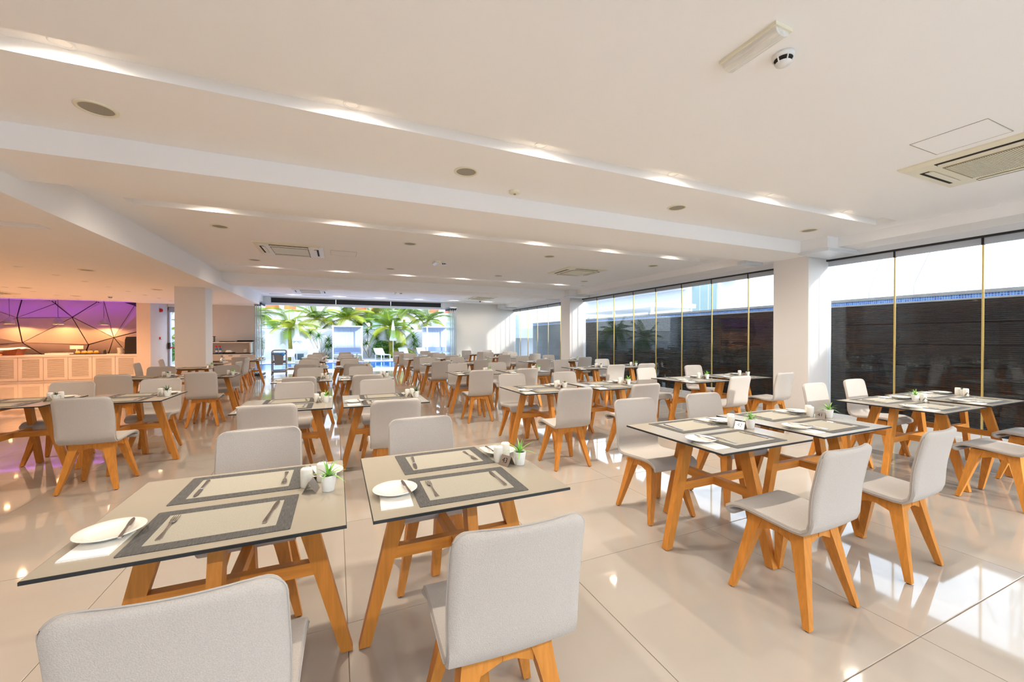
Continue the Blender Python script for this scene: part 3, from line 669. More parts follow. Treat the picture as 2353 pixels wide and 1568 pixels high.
# near / far chair positions: x of the back, y of the back's top edge (seen in the photo)
CHAIRS = {
 ('A','left'): [((-.31,1.03),(-.40,2.795)), ((-.505,3.74),(-.47,5.57)), ((-.46,6.23),(-.435,8.1)), ((-.57,9.26),(-.62,11.18)), ((-.64,11.7),(-.62,14.0)), ((-.65,14.6),(-.575,16.3))],
 ('A','right'): [((.505,1.03),(.525,2.65)), ((.48,3.6),(.485,5.5)), ((.42,6.14),(.42,7.85)), ((.35,9.08),(.31,11.05)), ((.325,11.9),(.25,13.75)), ((.33,14.35),(.30,16.25))],
 ('M','left'): [((2.29,1.115),(2.39,2.83)), ((2.355,3.635),(2.375,5.48)), ((2.22,6.15),(2.305,7.97)), ((2.205,9.0),(2.27,11.0)), ((2.285,11.85),(2.265,13.7)), ((2.205,14.2),(2.23,16.2))],
 ('M','right'): [((3.225,1.12),(3.22,2.78)), ((3.31,3.64),(3.285,5.36)), ((3.055,6.05),(3.205,7.95)), ((3.275,9.25),(3.105,10.85)), ((3.255,12.0),(3.265,13.8)), ((3.255,14.5),(3.325,16.5))],
 ('R','left'): [((5.30,1.2),(5.12,2.92)), ((5.16,3.83),(5.0,5.46)), ((5.1,6.44),(4.9,7.98)), ((4.83,8.9),(5.06,10.88)), ((4.92,11.8),(5.14,14.0)), ((5.15,14.7),(5.015,16.3))],
 ('R','right'): [((6.30,1.25),(6.05,2.99)), ((6.29,3.93),(6.32,5.77)), ((5.93,6.42),(6.11,8.27)), ((6.32,9.4),(6.07,11.1)), ((6.13,12.2),(6.0,13.75)), ((6.2,14.8),(6.02,16.5))],
 ('L','left'): [((-3.12,4.86),(-2.97,6.66)), ((-3.0,7.72),(-2.99,9.55))], ('L','right'): [((-2.10,4.855),(-2.10,6.72)), ((-1.965,7.76),(-1.965,9.35))],
}
ROT = {('R','left',0): R(-62), ('R','right',0): R(-66), ('A','left',0): R(-12), ('A','right',0): R(22), ('M','left',0): R(14), ('M','right',0): R(20)}
PK = {('A',0): ('long', 'long'), ('M',0): ('long', 'long'), ('R',0): ('long', 'rosette'), ('A',1): ('long', 'dark'), ('M',1): ('olive', 'long'), ('R',1): ('long', 'rosette'),
      ('L',0): ('rosette', 'dark'), ('L',1): ('rosette', 'long'), ('A',2): ('rosette', 'rosette'), ('A',3): ('olive', 'long'), ('M',2): ('long', 'long'), ('R',2): ('rosette', 'long')}
for (lane, col), pos in TABLES.items():
    for row, (tx, ty) in enumerate(pos):
        wh = where_of(lane, col, row); near = row < 2 or (lane == 'L')
        table(tx, ty, 'square oak table with taupe top, %s of %s pair from front, %s' % (col, ORD[row], LANE[lane]), 2 if row < 3 else 1)
        level = 3 if row < 3 else (2 if row < 4 else 1)
        setting(tx, ty, 'near', wh, level); setting(tx, ty, 'far', wh, level)
        kind = PK.get((lane, row), ('rosette', 'long'))[0 if col == 'left' else 1]
        j = lambda a: random.uniform(-a, a)
        flip = lane == 'R' and row == 0
        plant(tx + (.24 if flip and col == 'left' else .352) + j(.006), ty - .03 + (.06 if flip else 0), kind, wh, 2 if near else 1)
        if row < 5:
            sign(tx + (.235 if flip else .283) + j(.006), ty - (.045 if flip else .012) + j(.006), ROT.get((lane, col, row), R(random.uniform(-8, 25))), NUM.get((lane, col, row)), wh)
            shaker(tx + (.33 if flip else .262), ty + (.0 if flip else .058), wh, 'nearer'); 
            if row < 4: shaker(tx + (.36 if flip else .325), ty + (.075 if flip else .112), wh, 'farther')
        (nx, ny), (fx, fy) = CHAIRS[(lane, col)][row]
        ny = min(max(ny + .29, ty - .80), ty - .56); fy = max(min(fy - .29, ty + .78), ty + .5)
        nz = {('A','left',0): R(-2), ('M','right',0): R(3), ('R','left',1): R(2)}.get((lane, col, row), R(random.uniform(-2.5, 2.5)))
        chair(nx, ny, nz, 'grey oak chair, near side of %s' % wh, 2 if row < 3 else 1)
        chair(fx, fy, math.pi + R(random.uniform(-2.5, 2.5)), 'grey oak chair, far side of %s' % wh, 2 if row < 3 else 1)
# single tables on the buffet side with chairs at their ends, and the pair by the service counter
for tx, ty, wh, ends in ((-2.95, 11.15, 'lone table before the square column', True), (-3.08, 12.85, 'lone table behind the square column', True),
                         (-2.47, 14.4, 'right table by the service counter', False), (-3.42, 14.45, 'left table by the service counter', False)):
    table(tx, ty, 'square oak table with taupe top, %s' % wh, 1); setting(tx, ty, 'near', wh, 2); setting(tx, ty, 'far', wh, 1)
    plant(tx + .35, ty - .03, 'long' if ty < 12 else 'rosette', wh, 1); sign(tx + .28, ty - .01, R(-60), None, wh); shaker(tx + .26, ty + .07, wh, 'nearer')
    if ends:
        chair(tx - .70, ty - .05, -math.pi/2 + R(6), 'grey oak chair, left end of %s' % wh, 1); chair(tx + .66, ty - .25, math.pi/2 - R(5), 'grey oak chair, right end of %s' % wh, 1)
    else:
        chair(tx - .05, ty - .66 + .10, R(3), 'grey oak chair, near side of %s' % wh, 1); chair(tx - .17, ty + .72, math.pi - R(2), 'grey oak chair, far side of %s' % wh, 1)

# ------------------------------------------------------------------ buffet: faceted wall, counter, food
V = dict(a=(-10.9,2.73), b=(-9.74,2.73), c=(-9.04,2.75), d=(-8.89,2.75), e=(-7.80,2.75), f=(-7.63,2.74), g=(-6.74,2.75), h=(-6.36,2.74), A=(-9.74,2.10), B=(-8.90,2.62), C=(-8.35,2.14), E=(-7.27,1.44), D=(-7.96,1.19), F=(-9.60,1.27),
         l1=(-10.9,2.55), l2=(-10.9,1.66), l3=(-10.9,1.9), m1=(-10.9,0.80), m2=(-9.20,0.80), m3=(-8.16,0.80), m4=(-7.54,0.80), m5=(-6.99,0.80), m6=(-6.36,0.80), r1=(-6.36,1.76))
V['l2'] = (-10.9, 1.62); V['l3'] = (-10.9, 1.15); V['l1'] = (-10.9, 2.62)
DEP = dict(A=.06, B=.20, C=.02, E=.03, D=.05, F=.04, a=.2, b=.22, c=.24, d=.18, e=.24, f=.2, g=.25, h=.16, l1=.2, l2=.05, l3=.22, m1=.24, m2=.22, m3=.2, m4=.22, m5=.24, m6=.2, r1=.2)
fw = thing('faceted_wall', 'faceted triangular panel wall lit purple and orange behind the buffet', 'wall panel', (0, 0, 0))
for fac in ('a b A l1', 'b c B A', 'c d B', 'A B C', 'd e C B', 'e f E C', 'f g E', 'g h r1 E', 'A C F', 'C D F', 'C E D', 'F D m3 m2', 'l1 A l2', 'l2 A F l3', 'l3 F m2 m1', 'D E m4 m3', 'E m5 m4', 'E r1 m6 m5'):
    ks = fac.split(); P = [Vector((V[k][0], 18.78 + DEP[k] * 1.5, V[k][1])) for k in ks]; c = sum(P, Vector()) / len(P)
    Q = [p + (c - p).normalized() * .022 for p in P]; B2 = [p + Vector((0, .03, 0)) for p in Q]
    n = len(Q); mb = MB().add(Q + B2, [tuple(range(n)), tuple(reversed(range(n, 2*n)))] + [(i, n + i, n + (i+1) % n, (i+1) % n) for i in range(n)])
    mb.build('facet', 'facet_panel', fw)
MB().box(-10.9, -6.36, 19.12, 19.15, .8, 2.72).build('backing', 'dark_slot', fw)
# purple LED wash from the top of the facets, warm wash from the counter
led = thing('led_strip', 'purple light strip at the top of the faceted wall', 'lamp', (-8.6, 18.45, 2.86))
MB().box(-2.2, 2.2, -.02, .02, -.006, .006).build('diffuser', 'led_purple', led)
ld = bpy.data.lights.new('led_wash', 'AREA'); ld.shape = 'RECTANGLE'; ld.size = 4.4; ld.size_y = .04; ld.energy = 9; ld.color = (.30, .015, .95)
lo = bpy.data.objects.new('led_wash', ld); C.objects.link(lo); lo.parent = led; lo.location = (0, .03, -.012); lo.rotation_euler = (R(28), 0, 0)
# counter: cabinets with louvred doors, one worktop
slat = MB().loft([[(0, 0, 0), (.41, 0, 0), (.41, .012, .014), (0, .012, .014)], [(0, -.004, .004), (.41, -.004, .004), (.41, .008, .018), (0, .008, .018)]]).mesh('louvre_slat', 'cabinet_white')
edges = [-10.49, -9.90, -9.31, -8.72, -8.13, -7.53, -6.94, -6.36]
nm7 = ['far left', 'second from left', 'third from left', 'fourth from left', 'third from right', 'second from right', 'far right']
for k in range(7):
    a, b = edges[k], edges[k+1]
    t = thing('buffet_cabinet', 'white louvred buffet cabinet, %s' % nm7[k], 'cabinet', (a, 18.05, 0), 0, 'louvred buffet cabinets')
    w = b - a; MB().box(.003, w - .003, .03, .72, .03, .80).build('body', 'cabinet_white', t); MB().box(.003, w - .003, .012, .7, 0, .03).build('plinth', 'cabinet_white', t)
    dr = MB().box(.006, .09, 0, .03, .05, .795).box(w - .09, w - .006, 0, .03, .05, .795).box(.09, w - .09, 0, .03, .05, .13).box(.09, w - .09, 0, .03, .735, .795).build('door', 'cabinet_white', t)
    MB().box(.09, w - .09, .022, .03, .13, .735).build('door_recess', 'dark_slot', t)
    for q in range(24): put('louvre_slat', slat, dr, (.09, .008, .132 + q * .0252), scale=((w - .18) / .41, 1, 1))
tag(MB().box(-10.55, -6.36, 18.03, 18.80, .80, .865).build('buffet_worktop', 'worktop'), 'long pale worktop over the buffet cabinets', 'worktop')
ZT = .865
for k, x in enumerate((-9.67, -8.52, -7.36)):
    t = thing('pendant_lamp', 'grey dome pendant over the buffet, %s' % ['left', 'middle', 'right'][k], 'lamp', (x, 18.4, 1.88), 0, 'dome pendants over the buffet')
    MB().lathe([(.128, 0), (.132, .003), (.128, .06), (.10, .13), (.06, .18), (.02, .205), (.012, .23)], 22).build('shade', 'grey_plaster', t, smooth=True)
    MB().tube([(0, 0, .22), (0, 0, ZS + .30 - 1.88)], .005, 5).build('cord', 'dark_slot', t); MB().lathe([(.03, .04), (.03, .06), (.0005, .065)], 12).build('bulb', 'lamp_peach', t)
    ld = bpy.data.lights.new('pendant_beam', 'SPOT'); ld.energy = 42; ld.color = (1.0, .50, .18); ld.spot_size = R(165); ld.spot_blend = .3; ld.shadow_soft_size = .04
    lo = bpy.data.objects.new('pendant_beam', ld); C.objects.link(lo); lo.parent = t; lo.location = (0, 0, .03)
# bread display with cloth, tray box, juice jars on a board, lamp, plate stack, covered machine, card
t = thing('bread_display', 'walnut bread display with draped white cloth', 'display', (-9.85, 18.42, ZT))
MB().loft([[(-.5, -.2, 0), (.4, -.2, 0), (.4, .2, 0), (-.5, .2, 0)], [(-.5, -.2, .12), (.46, -.2, .20), (.46, .2, .20), (-.5, .2, .12)]]).build('tray', 'walnut', t)
MB().loft([[(-.52, -.22, .11), (.1, -.22, .12), (.5, -.22, .23), (.56, -.22, .2)], [(-.52, 0, .22), (.1, 0, .24), (.5, 0, .27), (.56, 0, .22)], [(-.52, .22, .14), (.1, .22, .15), (.5, .22, .23), (.56, .22, .2)]], closed=False, cap=False).build('cloth', 'gauze', t, smooth=True)
for k in range(3): MB().lathe([(.0005, 0), (.035, .01), (.04, .03), (.03, .05), (.0005, .055)], 12, (-.3 + k*.2, -.26, 0)).build('bread_roll', 'bread', t, smooth=True)
t = thing('serving_tray', 'shallow white serving tray on the buffet', 'tray', (-8.52, 18.45, ZT))
MB().box(-.28, .28, -.16, .16, 0, .012).box(-.28, -.26, -.16, .16, .012, .06).box(.26, .28, -.16, .16, .012, .06).box(-.26, .26, -.16, -.145, .012, .06).box(-.26, .26, .145, .16, .012, .06).build('tray', 'china', t)
for x in (-.2, .16): MB().tube([(x, -.05, .05), (x - .06, .0, .085)], .005, 6).build('tongs', 'steel', t)
t = thing('serving_board', 'dark serving board under the juice jars', 'board', (-7.80, 18.42, ZT)); MB().box(-.38, .38, -.17, .17, 0, .02).build('board', 'black_tray', t)
q = 0
for r_ in range(2):
    for k in range(3):
        t = thing('juice_jar', 'yellow juice jar with lid and stick, %s row, %s' % (['front', 'back'][r_], ['left', 'middle', 'right'][k]), 'jar', (-8.02 + k * .15 + r_ * .12, 18.36 + r_ * .13, ZT + .02), 0, 'juice jars on the dark board')
        MB().lathe([(.0005, 0), (.05, 0), (.062, .03), (.062, .06), (.045, .085), (.04, .09)], 14).build('jar', 'juice_jar', t, smooth=True); MB().lathe([(.046, .088), (.046, .10), (.0005, .104)], 14).build('lid', 'gauze', t); MB().tube([(0, 0, .10), (.035, 0, .16)], .006, 6).build('spoon', 'walnut', t)
t = thing('price_card', 'small blank white card behind the jars', 'card', (-8.19, 18.68, ZT + .0)); MB().box(-.17, .17, 0, .01, .18, .30).box(-.01, .01, .0, .01, 0, .18).build('card', 'china', t)
t = thing('black_grinder', 'small black juicer on the buffet', 'grinder', (-7.35, 18.4, ZT)); MB().lathe([(.05, 0), (.045, .05), (.03, .07), (.04, .10), (.03, .15), (.0005, .16)], 14).build('body', 'black_tray', t, smooth=True); MB().box(-.055, .055, -.055, -.03, .0, .02).build('base', 'black_tray', t)
for k in range(6):
    o = put('buffet_plate', plate_m, None, (-6.93, 18.4, ZT + k * .036), 0, scale=(1.0, 1.0, 1.7)); tag(o, 'white plate in the buffet stack, %s from bottom' % ORD[k], 'plate', 'stacked buffet plates')
t = thing('covered_machine', 'drinks machine under a dark cloth cover on the buffet', 'machine', (-6.58, 18.45, ZT)); 
MB().loft([[(-.19, -.2, .02), (.19, -.2, .02), (.19, .2, .02), (-.19, .2, .02)], [(-.17, -.2, .5), (.19, -.2, .52), (.19, .2, .52), (-.17, .2, .5)], [(-.15, -.17, .6), (.18, -.18, .61), (.18, .18, .61), (-.15, .17, .6)]]).build('cover', 'black_cover', t); MB().box(-.2, .2, -.21, .21, 0, .02).build('base', 'black_tray', t)
# fire alarm bell and call point on the lobby wall
t = thing('alarm_sounder', 'red fire alarm sounder beside the exit door', 'alarm', (-5.97, 18.85, 2.38)); MB().box(0, .06, -.06, .06, 0, .13).build('body', 'red_plastic', t); MB().box(.06, .08, -.035, .035, .03, .10).build('horn', 'red_plastic', t)
t = thing('call_point', 'small red fire call point beside the exit door', 'alarm', (-5.97, 18.8, 1.37)); MB().box(0, .04, -.045, .045, 0, .09).build('body', 'red_plastic', t); MB().box(.04, .045, -.03, .03, .02, .07).build('window', 'white_plastic', t)

# ------------------------------------------------------------------ service counter by the opening
t = thing('service_counter', 'white service counter with drawers, shelf hutch and black top', 'counter', (-3.55, 17.72, 0))
MB().box(-.72, .64, -.24, .24, .05, .84).build('body', 'cabinet_white', t); MB().box(-.74, .66, -.26, .25, .84, .865).build('worktop', 'black_tray', t)
for x0 in (-.15, .27):
    for k in range(3):
        dw = MB().box(x0, x0 + .36, -.262, -.24, .12 + k*.24, .34 + k*.24).build('drawer', 'cabinet_white', t); MB().box(x0 + .12, x0 + .24, -.28, -.262, .29 + k*.24, .305 + k*.24).build('handle', 'black_tray', dw)
MB().box(-.70, -.2, -.25, -.24, .1, .8).build('open_bay', 'grey_plaster', t)
MB().box(.60, .64, -.12, .24, .865, 1.27).box(-.72, -.68, -.12, .24, .865, 1.27).box(-.68, .60, .20, .24, .865, 1.27).build('hutch_side', 'cabinet_white', t); MB().box(-.74, .66, -.14, .24, 1.24, 1.275).build('hutch_top', 'cabinet_white', t)
def tray_black(x, y, z, w, d, label, group='black service trays'):
    o = MB().loft([[(-w*.9, -d*.9, 0), (w*.9, -d*.9, 0), (w*.9, d*.9, 0), (-w*.9, d*.9, 0)], [(-w, -d, .03), (w, -d, .03), (w, d, .03), (-w, d, .03)], [(-w*.97, -d*.95, .03), (w*.97, -d*.95, .03), (w*.97, d*.95, .03), (-w*.97, d*.95, .03)], [(-w*.88, -d*.87, .006), (w*.88, -d*.87, .006), (w*.88, d*.87, .006), (-w*.88, d*.87, .006)]]).build('service_tray', 'black_tray', None, (x, y, z))
    tag(o, label, 'tray', group)
tray_black(-3.67, 17.78, 1.275, .24, .15, 'black tray on the service hutch, left'); tray_black(-3.12, 17.78, 1.275, .27, .17, 'black tray on the service hutch, lower right'); tray_black(-3.10, 17.78, 1.305, .26, .16, 'black tray on the service hutch, upper right')
tray_black(-3.60, 17.62, .865, .19, .10, 'small black tray on the service worktop')
o = MB().box(-.1, .1, -.06, .06, 0, .045).loft([[(-.08, -.05, .045), (.08, -.05, .045), (.08, .05, .045), (-.08, .05, .045)], [(-.07, -.04, .075), (.07, -.04, .075), (.07, .04, .075), (-.07, .04, .075)]]).build('folded_towel', 'napkin_paper', None, (-3.60, 17.62, .896)); tag(o, 'folded cream towel on the small black tray', 'towel')
for k, x in enumerate((-3.97, -3.86)):
    t = thing('spray_bottle', 'blue cleaning spray bottle with red trigger, %s' % ['left', 'right'][k], 'bottle', (x, 17.62, .865), 0, 'spray bottles'); 
    MB().lathe([(.0005, 0), (.04, 0), (.042, .02), (.042, .12), (.03, .17), (.014, .20), (.014, .22)], 14).build('bottle', 'blue_fluid', t, smooth=True); MB().box(-.014, .014, -.014, .014, .22, .25).box(-.05, .025, -.012, .012, .25, .275).build('head', 'red_plastic', t); MB().box(-.035, -.02, -.008, .008, .20, .25).build('trigger', 'red_plastic', t)
    MB().lathe([(.0425, .04), (.0425, .11)], 14).build('label_band', 'gauze', t)
for k in range(4):
    o = put('bowl', MB().lathe([(.0005, 0), (.03, 0), (.06, .03), (.062, .045), (.058, .045), (.03, .012), (.0005, .012)], 18).mesh('bowl', 'china', True), None, (-3.10, 17.66, .865 + k*.034)); tag(o, 'white bowl in the service stack, %s from bottom' % ORD[k], 'bowl', 'stacked white bowls')
t = thing('lantern', 'small black lantern on the service hutch', 'lantern', (-4.12, 17.75, 1.275)); MB().box(-.07, .07, -.07, .07, 0, .02).box(-.08, .08, -.08, .08, .19, .21).build('caps', 'black_tray', t)
for sx in (-1, 1):
    for sy in (-1, 1): MB().box(sx*.055 - .008, sx*.055 + .008, sy*.055 - .008, sy*.055 + .008, .02, .19).build('post', 'black_tray', t)
MB().lathe([(.025, .02), (.025, .12), (.0005, .125)], 12).build('candle', 'china', t)
# ------------------------------------------------------------------ clearing trolley
t = thing('clearing_trolley', 'grey wheeled clearing trolley with waste bin and blue cloth', 'trolley', (-1.97, 17.42, 0), R(4))
for sx in (-1, 1):
    for sy in (-1, 1):
        MB().tube([(sx*.23, sy*.36, .11), (sx*.23, sy*.36, .88)], .018, 8).build('post', 'trolley_frame', t)
        cs = MB().tube([(sx*.23 - .012, sy*.36, .05), (sx*.23 + .012, sy*.36, .05)], .048, 14).build('caster_wheel', 'track_black', t); MB().box(sx*.23 - .022, sx*.23 + .022, sy*.36 - .02, sy*.36 + .02, .06, .12).build('caster_fork', 'trolley_frame', cs)
for sy in (-1, 1):
    pts = [(-.23, sy*.36, .86)] + [(-.23 + .06*(1 - math.cos(a)), sy*.36, .90 + .06*math.sin(a)) for a in [i*math.pi/8 for i in range(5)]] + [(.23 - .06*(1 - math.cos(a)), sy*.36, .90 + .06*math.sin(a)) for a in [i*math.pi/8 for i in range(4, -1, -1)]] + [(.23, sy*.36, .86)]
    MB().tube(pts, .017, 8).build('push_handle', 'trolley_frame', t)
for z in (.14, .49, .80): MB().box(-.24, .24, -.37, .37, z, z + .025).box(-.24, .24, -.37, -.355, z, z + .06).box(-.24, .24, .355, .37, z, z + .06).build('shelf', 'trolley_grey', t)
MB().loft([[(-.13, -.44, .42), (.13, -.44, .42), (.13, -.40, .42), (-.13, -.40, .42)], [(-.16, -.56, .83), (.16, -.56, .83), (.16, -.40, .83), (-.16, -.40, .83)]]).build('waste_bin', 'trolley_grey', t)
MB().loft([[(-.17, -.57, .83), (.20, -.57, .83), (.20, -.38, .83), (-.17, -.38, .83)], [(-.16, -.56, .86), (.19, -.56, .87), (.19, -.38, .88), (-.16, -.38, .86)]]).lathe([(.0005, -.06), (.06, -.05), (.07, 0), (.05, .05), (.0005, .06)], 12, (.13, -.56, .82)).build('blue_cloth', 'blue_cloth', t, smooth=True)

# ------------------------------------------------------------------ outside: pool garden
struct(MB().box(-22, 7.8, YE, 20.35, -.3, -.01).box(-22, -6.5, 20.35, 25.6, -.3, -.01).box(-22, 22, 25.6, 31, -.3, -.01).box(7.8, 22, 20.35, 25.6, -.3, -.01).box(7.8, 9.0, 19.3, 20.35, -.3, -.01).build('pool_deck', 'deck_stone'), 'pale stone deck around the pool')
t = thing('swimming_pool', 'rectangular blue swimming pool beyond the opening', 'pool', (0, 0, 0))
MB().box(-6.5, 7.8, 20.35, 25.6, -1.4, -1.3).box(-6.6, -6.5, 20.35, 25.6, -1.4, -.01).box(7.8, 7.9, 20.35, 25.6, -1.4, -.01).box(-6.5, 7.8, 25.6, 25.7, -1.4, -.02).box(-6.5, 7.8, 20.25, 20.35, -1.4, -.02).build('basin', 'mosaic_blue', t)
MB().box(-6.5, 7.8, 20.35, 25.6, -.10, -.035).build('water', 'pool_blue', t)
struct(MB().box(-22, 22, 31, 31.25, -.3, 2.02).build('garden_wall', 'outdoor_white'), 'white garden wall beyond the pool')
struct(MB().box(-60, 60, 31.25, 90, -.4, -.1).build('ground', 'deck_stone'), 'ground beyond the garden wall')
tag(MB().box(-22, 22, 30.98, 31.27, 2.02, 2.06).build('wall_coping', 'stone_coping'), 'thin grey coping on the garden wall', 'coping')
# white and salmon building behind the palms
b = thing('apartment_building', 'white building with salmon panels behind the palms', 'building', (0, 0, 0))
MB().box(-14, 24, 46, 50, 0, 9).build('wall', 'outdoor_white', b)
for x0, x1 in ((-8.0, -7.0), (-6.35, -5.2), (-4.75, -3.7), (1.85, 2.95), (3.45, 4.55), (9.75, 10.8), (11.6, 12.7)):
    MB().box(x0, x1, 45.9, 46, 4.3, 6.0).build('panel', 'salmon_panel', b); MB().box(x0 + .1, x1 - .1, 45.92, 46.0, 1.6, 3.2).build('window', 'window_dark', b)
MB().box(-14, 24, 45.6, 46, 6.2, 6.5).build('ledge', 'outdoor_white', b)
# palms
def frond_mesh(name, m, L=1.0, droop=.55, nl=30, ll=.36, rach='palm_yellow'):
    mb = MB(); pts = []
    for i in range(nl + 1):
        s = i / nl; pts.append(Vector((0, L * s * (1 - .22 * s * droop), L * (.42 * s - droop * s * s * .9))))
    mb.tube(pts, [.014 * (1 - .8 * i / nl) for i in range(nl + 1)], 4, 1)
    for i in range(3, nl + 1):
        s = i / nl; p = pts[i]; tan = (pts[i] - pts[i-1]).normalized(); w = .0105; l = ll * (1 - .55 * abs(s - .45) / .55) 
        for sx in (-1, 1):
            dr = (Vector((sx, 0, 0)) * .82 + tan * .55 + Vector((0, 0, -.16))).normalized(); a = tan * w
            mid = p + dr * l * .55 + Vector((0, 0, .01)); tip = p + dr * l + Vector((0, 0, -l * .28))
            mb.add([p - a, p + a, mid + a, mid - a, tip], [(0, 1, 2, 3), (3, 2, 4)], 0)
    return mb.mesh(name, [m, rach])
FR = [frond_mesh('frond', 'palm_green', 1, .5), frond_mesh('frond', 'palm_green', 1, .85), frond_mesh('frond', 'palm_yellow', 1, .65), frond_mesh('frond', 'palm_green', 1, .15)]
def palm(x, y, hb, size, label, n=13, trunk_r=.09, seed=0):
    rs = random.Random(seed); t = thing('palm_tree', label, 'palm', (x, y, 0), 0, 'garden palms')
    MB().tube([(0, 0, 0), (.03, 0, hb * .35), (-.02, .02, hb * .75), (0, 0, hb + .15)], [trunk_r * 1.25, trunk_r, trunk_r * .9, trunk_r * .6], 9).build('trunk', 'palm_trunk', t, smooth=True)
    n = int(n * 1.5); size *= 1.12; hb = hb + (.55 if y > 31 else .12)
    for k in range(n):
        el = R(58 - 74 * (k / n) + rs.uniform(-6, 6))
        put('frond', FR[3] if k < 3 else FR[rs.choice((0, 0, 1, 2))], t, (0, 0, hb + .08), rot=(Matrix.Rotation(k * 2.399 + rs.uniform(-.3, .3), 4, 'Z') @ Matrix.Rotation(el - R(12), 4, 'X')).to_euler(), scale=size * rs.uniform(.85, 1.1))
palm(-2.65, 28.6, 1.85, 1.5, 'palm with slim green trunk left of the cabana', 13, .12, 1)
palm(-1.3, 32.4, 2.1, 1.9, 'palm behind the wall between the slim palm and the cabana', 13, .10, 2)
palm(.75, 32.2, 2.2, 1.9, 'palm rising right behind the cabana', 14, .10, 3)
palm(2.5, 33.2, 2.5, 2.0, 'palm behind the wall right of the cabana', 13, .10, 4)
palm(3.45, 28.9, 1.9, 1.7, 'large yellow green palm behind the white parasol', 14, .14, 5)
palm(4.9, 32.4, 2.7, 1.8, 'palm with thick trunk behind the wall, right of the parasol', 14, .15, 6)
palm(6.7, 32.0, 2.1, 1.8, 'palm by the right glass stack', 12, .10, 7)
palm(-5.0, 32.2, 2.4, 1.9, 'palm behind the wall by the left glass stack', 13, .10, 8)
palm(-7.6, 30.0, 1.7, 1.7, 'palm seen through the exit door', 13, .11, 9)
palm(3.9, 29.6, .35, 1.5, 'low bright palm right of the parasol', 9, .16, 11)
palm(-9.8, 28.6, 1.2, 1.6, 'short palm far left in the garden', 11, .10, 12)
# banana style broad leaves
def broad_leaf(L, w, m, bend=.5):
    mb = MB(); vs = []; fs = []; N = 7
    for i in range(N + 1):
        s = i / N; ww = w * math.sin(math.pi * min(s * .92 + .08, 1)) ** .8; y = bend * L * s * s; z = L * s * (1 - .3 * bend * s)
        vs += [(-ww, y, z - .15*ww), (0, y, z), (ww, y, z - .15*ww)]
    for i in range(N): a = i*3; fs += [(a, a+1, a+4, a+3), (a+1, a+2, a+5, a+4)]
    return mb.add(vs, fs).mesh('leaf', m, True)
BL = [broad_leaf(1.0, .18, 'shrub_green', .4), broad_leaf(1.0, .16, 'palm_yellow', .8)]
for k, (x, y, z, s, lab) in enumerate(((-4.2, 33.0, 1.2, 1.4, 'broad leaved plant behind the wall by the left glass stack'), (5.7, 33.0, 1.2, 1.5, 'broad leaved plant behind the wall by the right cabana'), (1.6, 32.6, 1.6, 1.6, 'broad leaved plant behind the cabana roof'))):
    t = thing('banana_plant', lab, 'plant', (x, y, 0), 0, 'broad leaved garden plants'); MB().tube([(0, 0, 0), (0, 0, z + .1)], .06, 7).build('stem', 'palm_trunk', t)
    for q in range(7): put('leaf', BL[q % 2], t, (0, 0, z), rot=(Matrix.Rotation(q * 2.4, 4, 'Z') @ Matrix.Rotation(-R(12 + 9 * q), 4, 'X')).to_euler(), scale=s)
# dracaenas: thin stems with leaf rosettes
def rosette(n, L, m, w=.03):
    mb = MB(); rs = random.Random(n)
    bl = blade_mesh('tmp', L, w, .55, m, 4)
    for k in range(n):
        M = Matrix.Rotation(k * 2.4, 4, 'Z') @ Matrix.Rotation(-R(8 + 95 * k / n), 4, 'X')
        mb.add([M @ v.co for v in bl.vertices], [tuple(p.vertices) for p in bl.polygons])
    return mb.mesh('leaf_rosette', m, True)
RS = rosette(34, .42, 'shrub_green'); GR = rosette(60, .75, 'palm_green', .02)
def dracaena(x, y, heads, label):
    t = thing('dracaena', label, 'plant', (x, y, 0), 0, 'dracaenas at the garden wall')
    for hx, hz in heads:
        st = MB().tube([(hx*.05, 0, 0), (hx*.4, 0, hz*.4), (hx, 0, hz)], .02, 6).build('stem', 'bark', t); put('leaf_rosette', RS, st, (hx, 0, hz - .03), rot=(0, random.uniform(-.3, .3), random.uniform(0, 6)), scale=random.uniform(1.15, 1.4))
dracaena(-.85, 30.3, [(-.75, 1.75), (-.25, 1.55), (.35, 1.25), (.25, .8), (.5, .85)], 'dracaena with five rosettes left of the cabana')
dracaena(2.15, 30.3, [(-.15, 1.85), (-.6, 1.1), (-.2, 1.0), (.55, 1.7), (.5, 1.35), (.6, 1.0)], 'dracaena with bare stems right of the cabana')
dracaena(5.25, 30.3, [(.0, 1.5), (.15, 1.2), (.05, .9), (.25, .65)], 'dracaena before the right cabana')
dracaena(-4.6, 29.0, [(.1, 1.4), (-.2, 1.0)], 'dracaena by the left glass stack')
def clump(x, y, s, me, label, n=3):
    t = thing('leafy_clump', label, 'plant', (x, y, 0), 0, 'low garden clumps')
    for k in range(n): put('tuft', me, t, (random.uniform(-.3, .3) * s, random.uniform(-.15, .15), -.02), rot=(0, 0, k * 2.1), scale=s * random.uniform(.8, 1.2))
clump(4.6, 29.8, 1.3, GR, 'tall grass clump right of the parasol', 4); clump(-.7, 30.2, .9, GR, 'grass clump under the left dracaena', 4); clump(-2.2, 29.4, 1.0, RS, 'agave in the grey planter', 2); clump(5.9, 30.0, .9, GR, 'grass clump by the right cabana', 3)
bm = MB(); rs = random.Random(3)
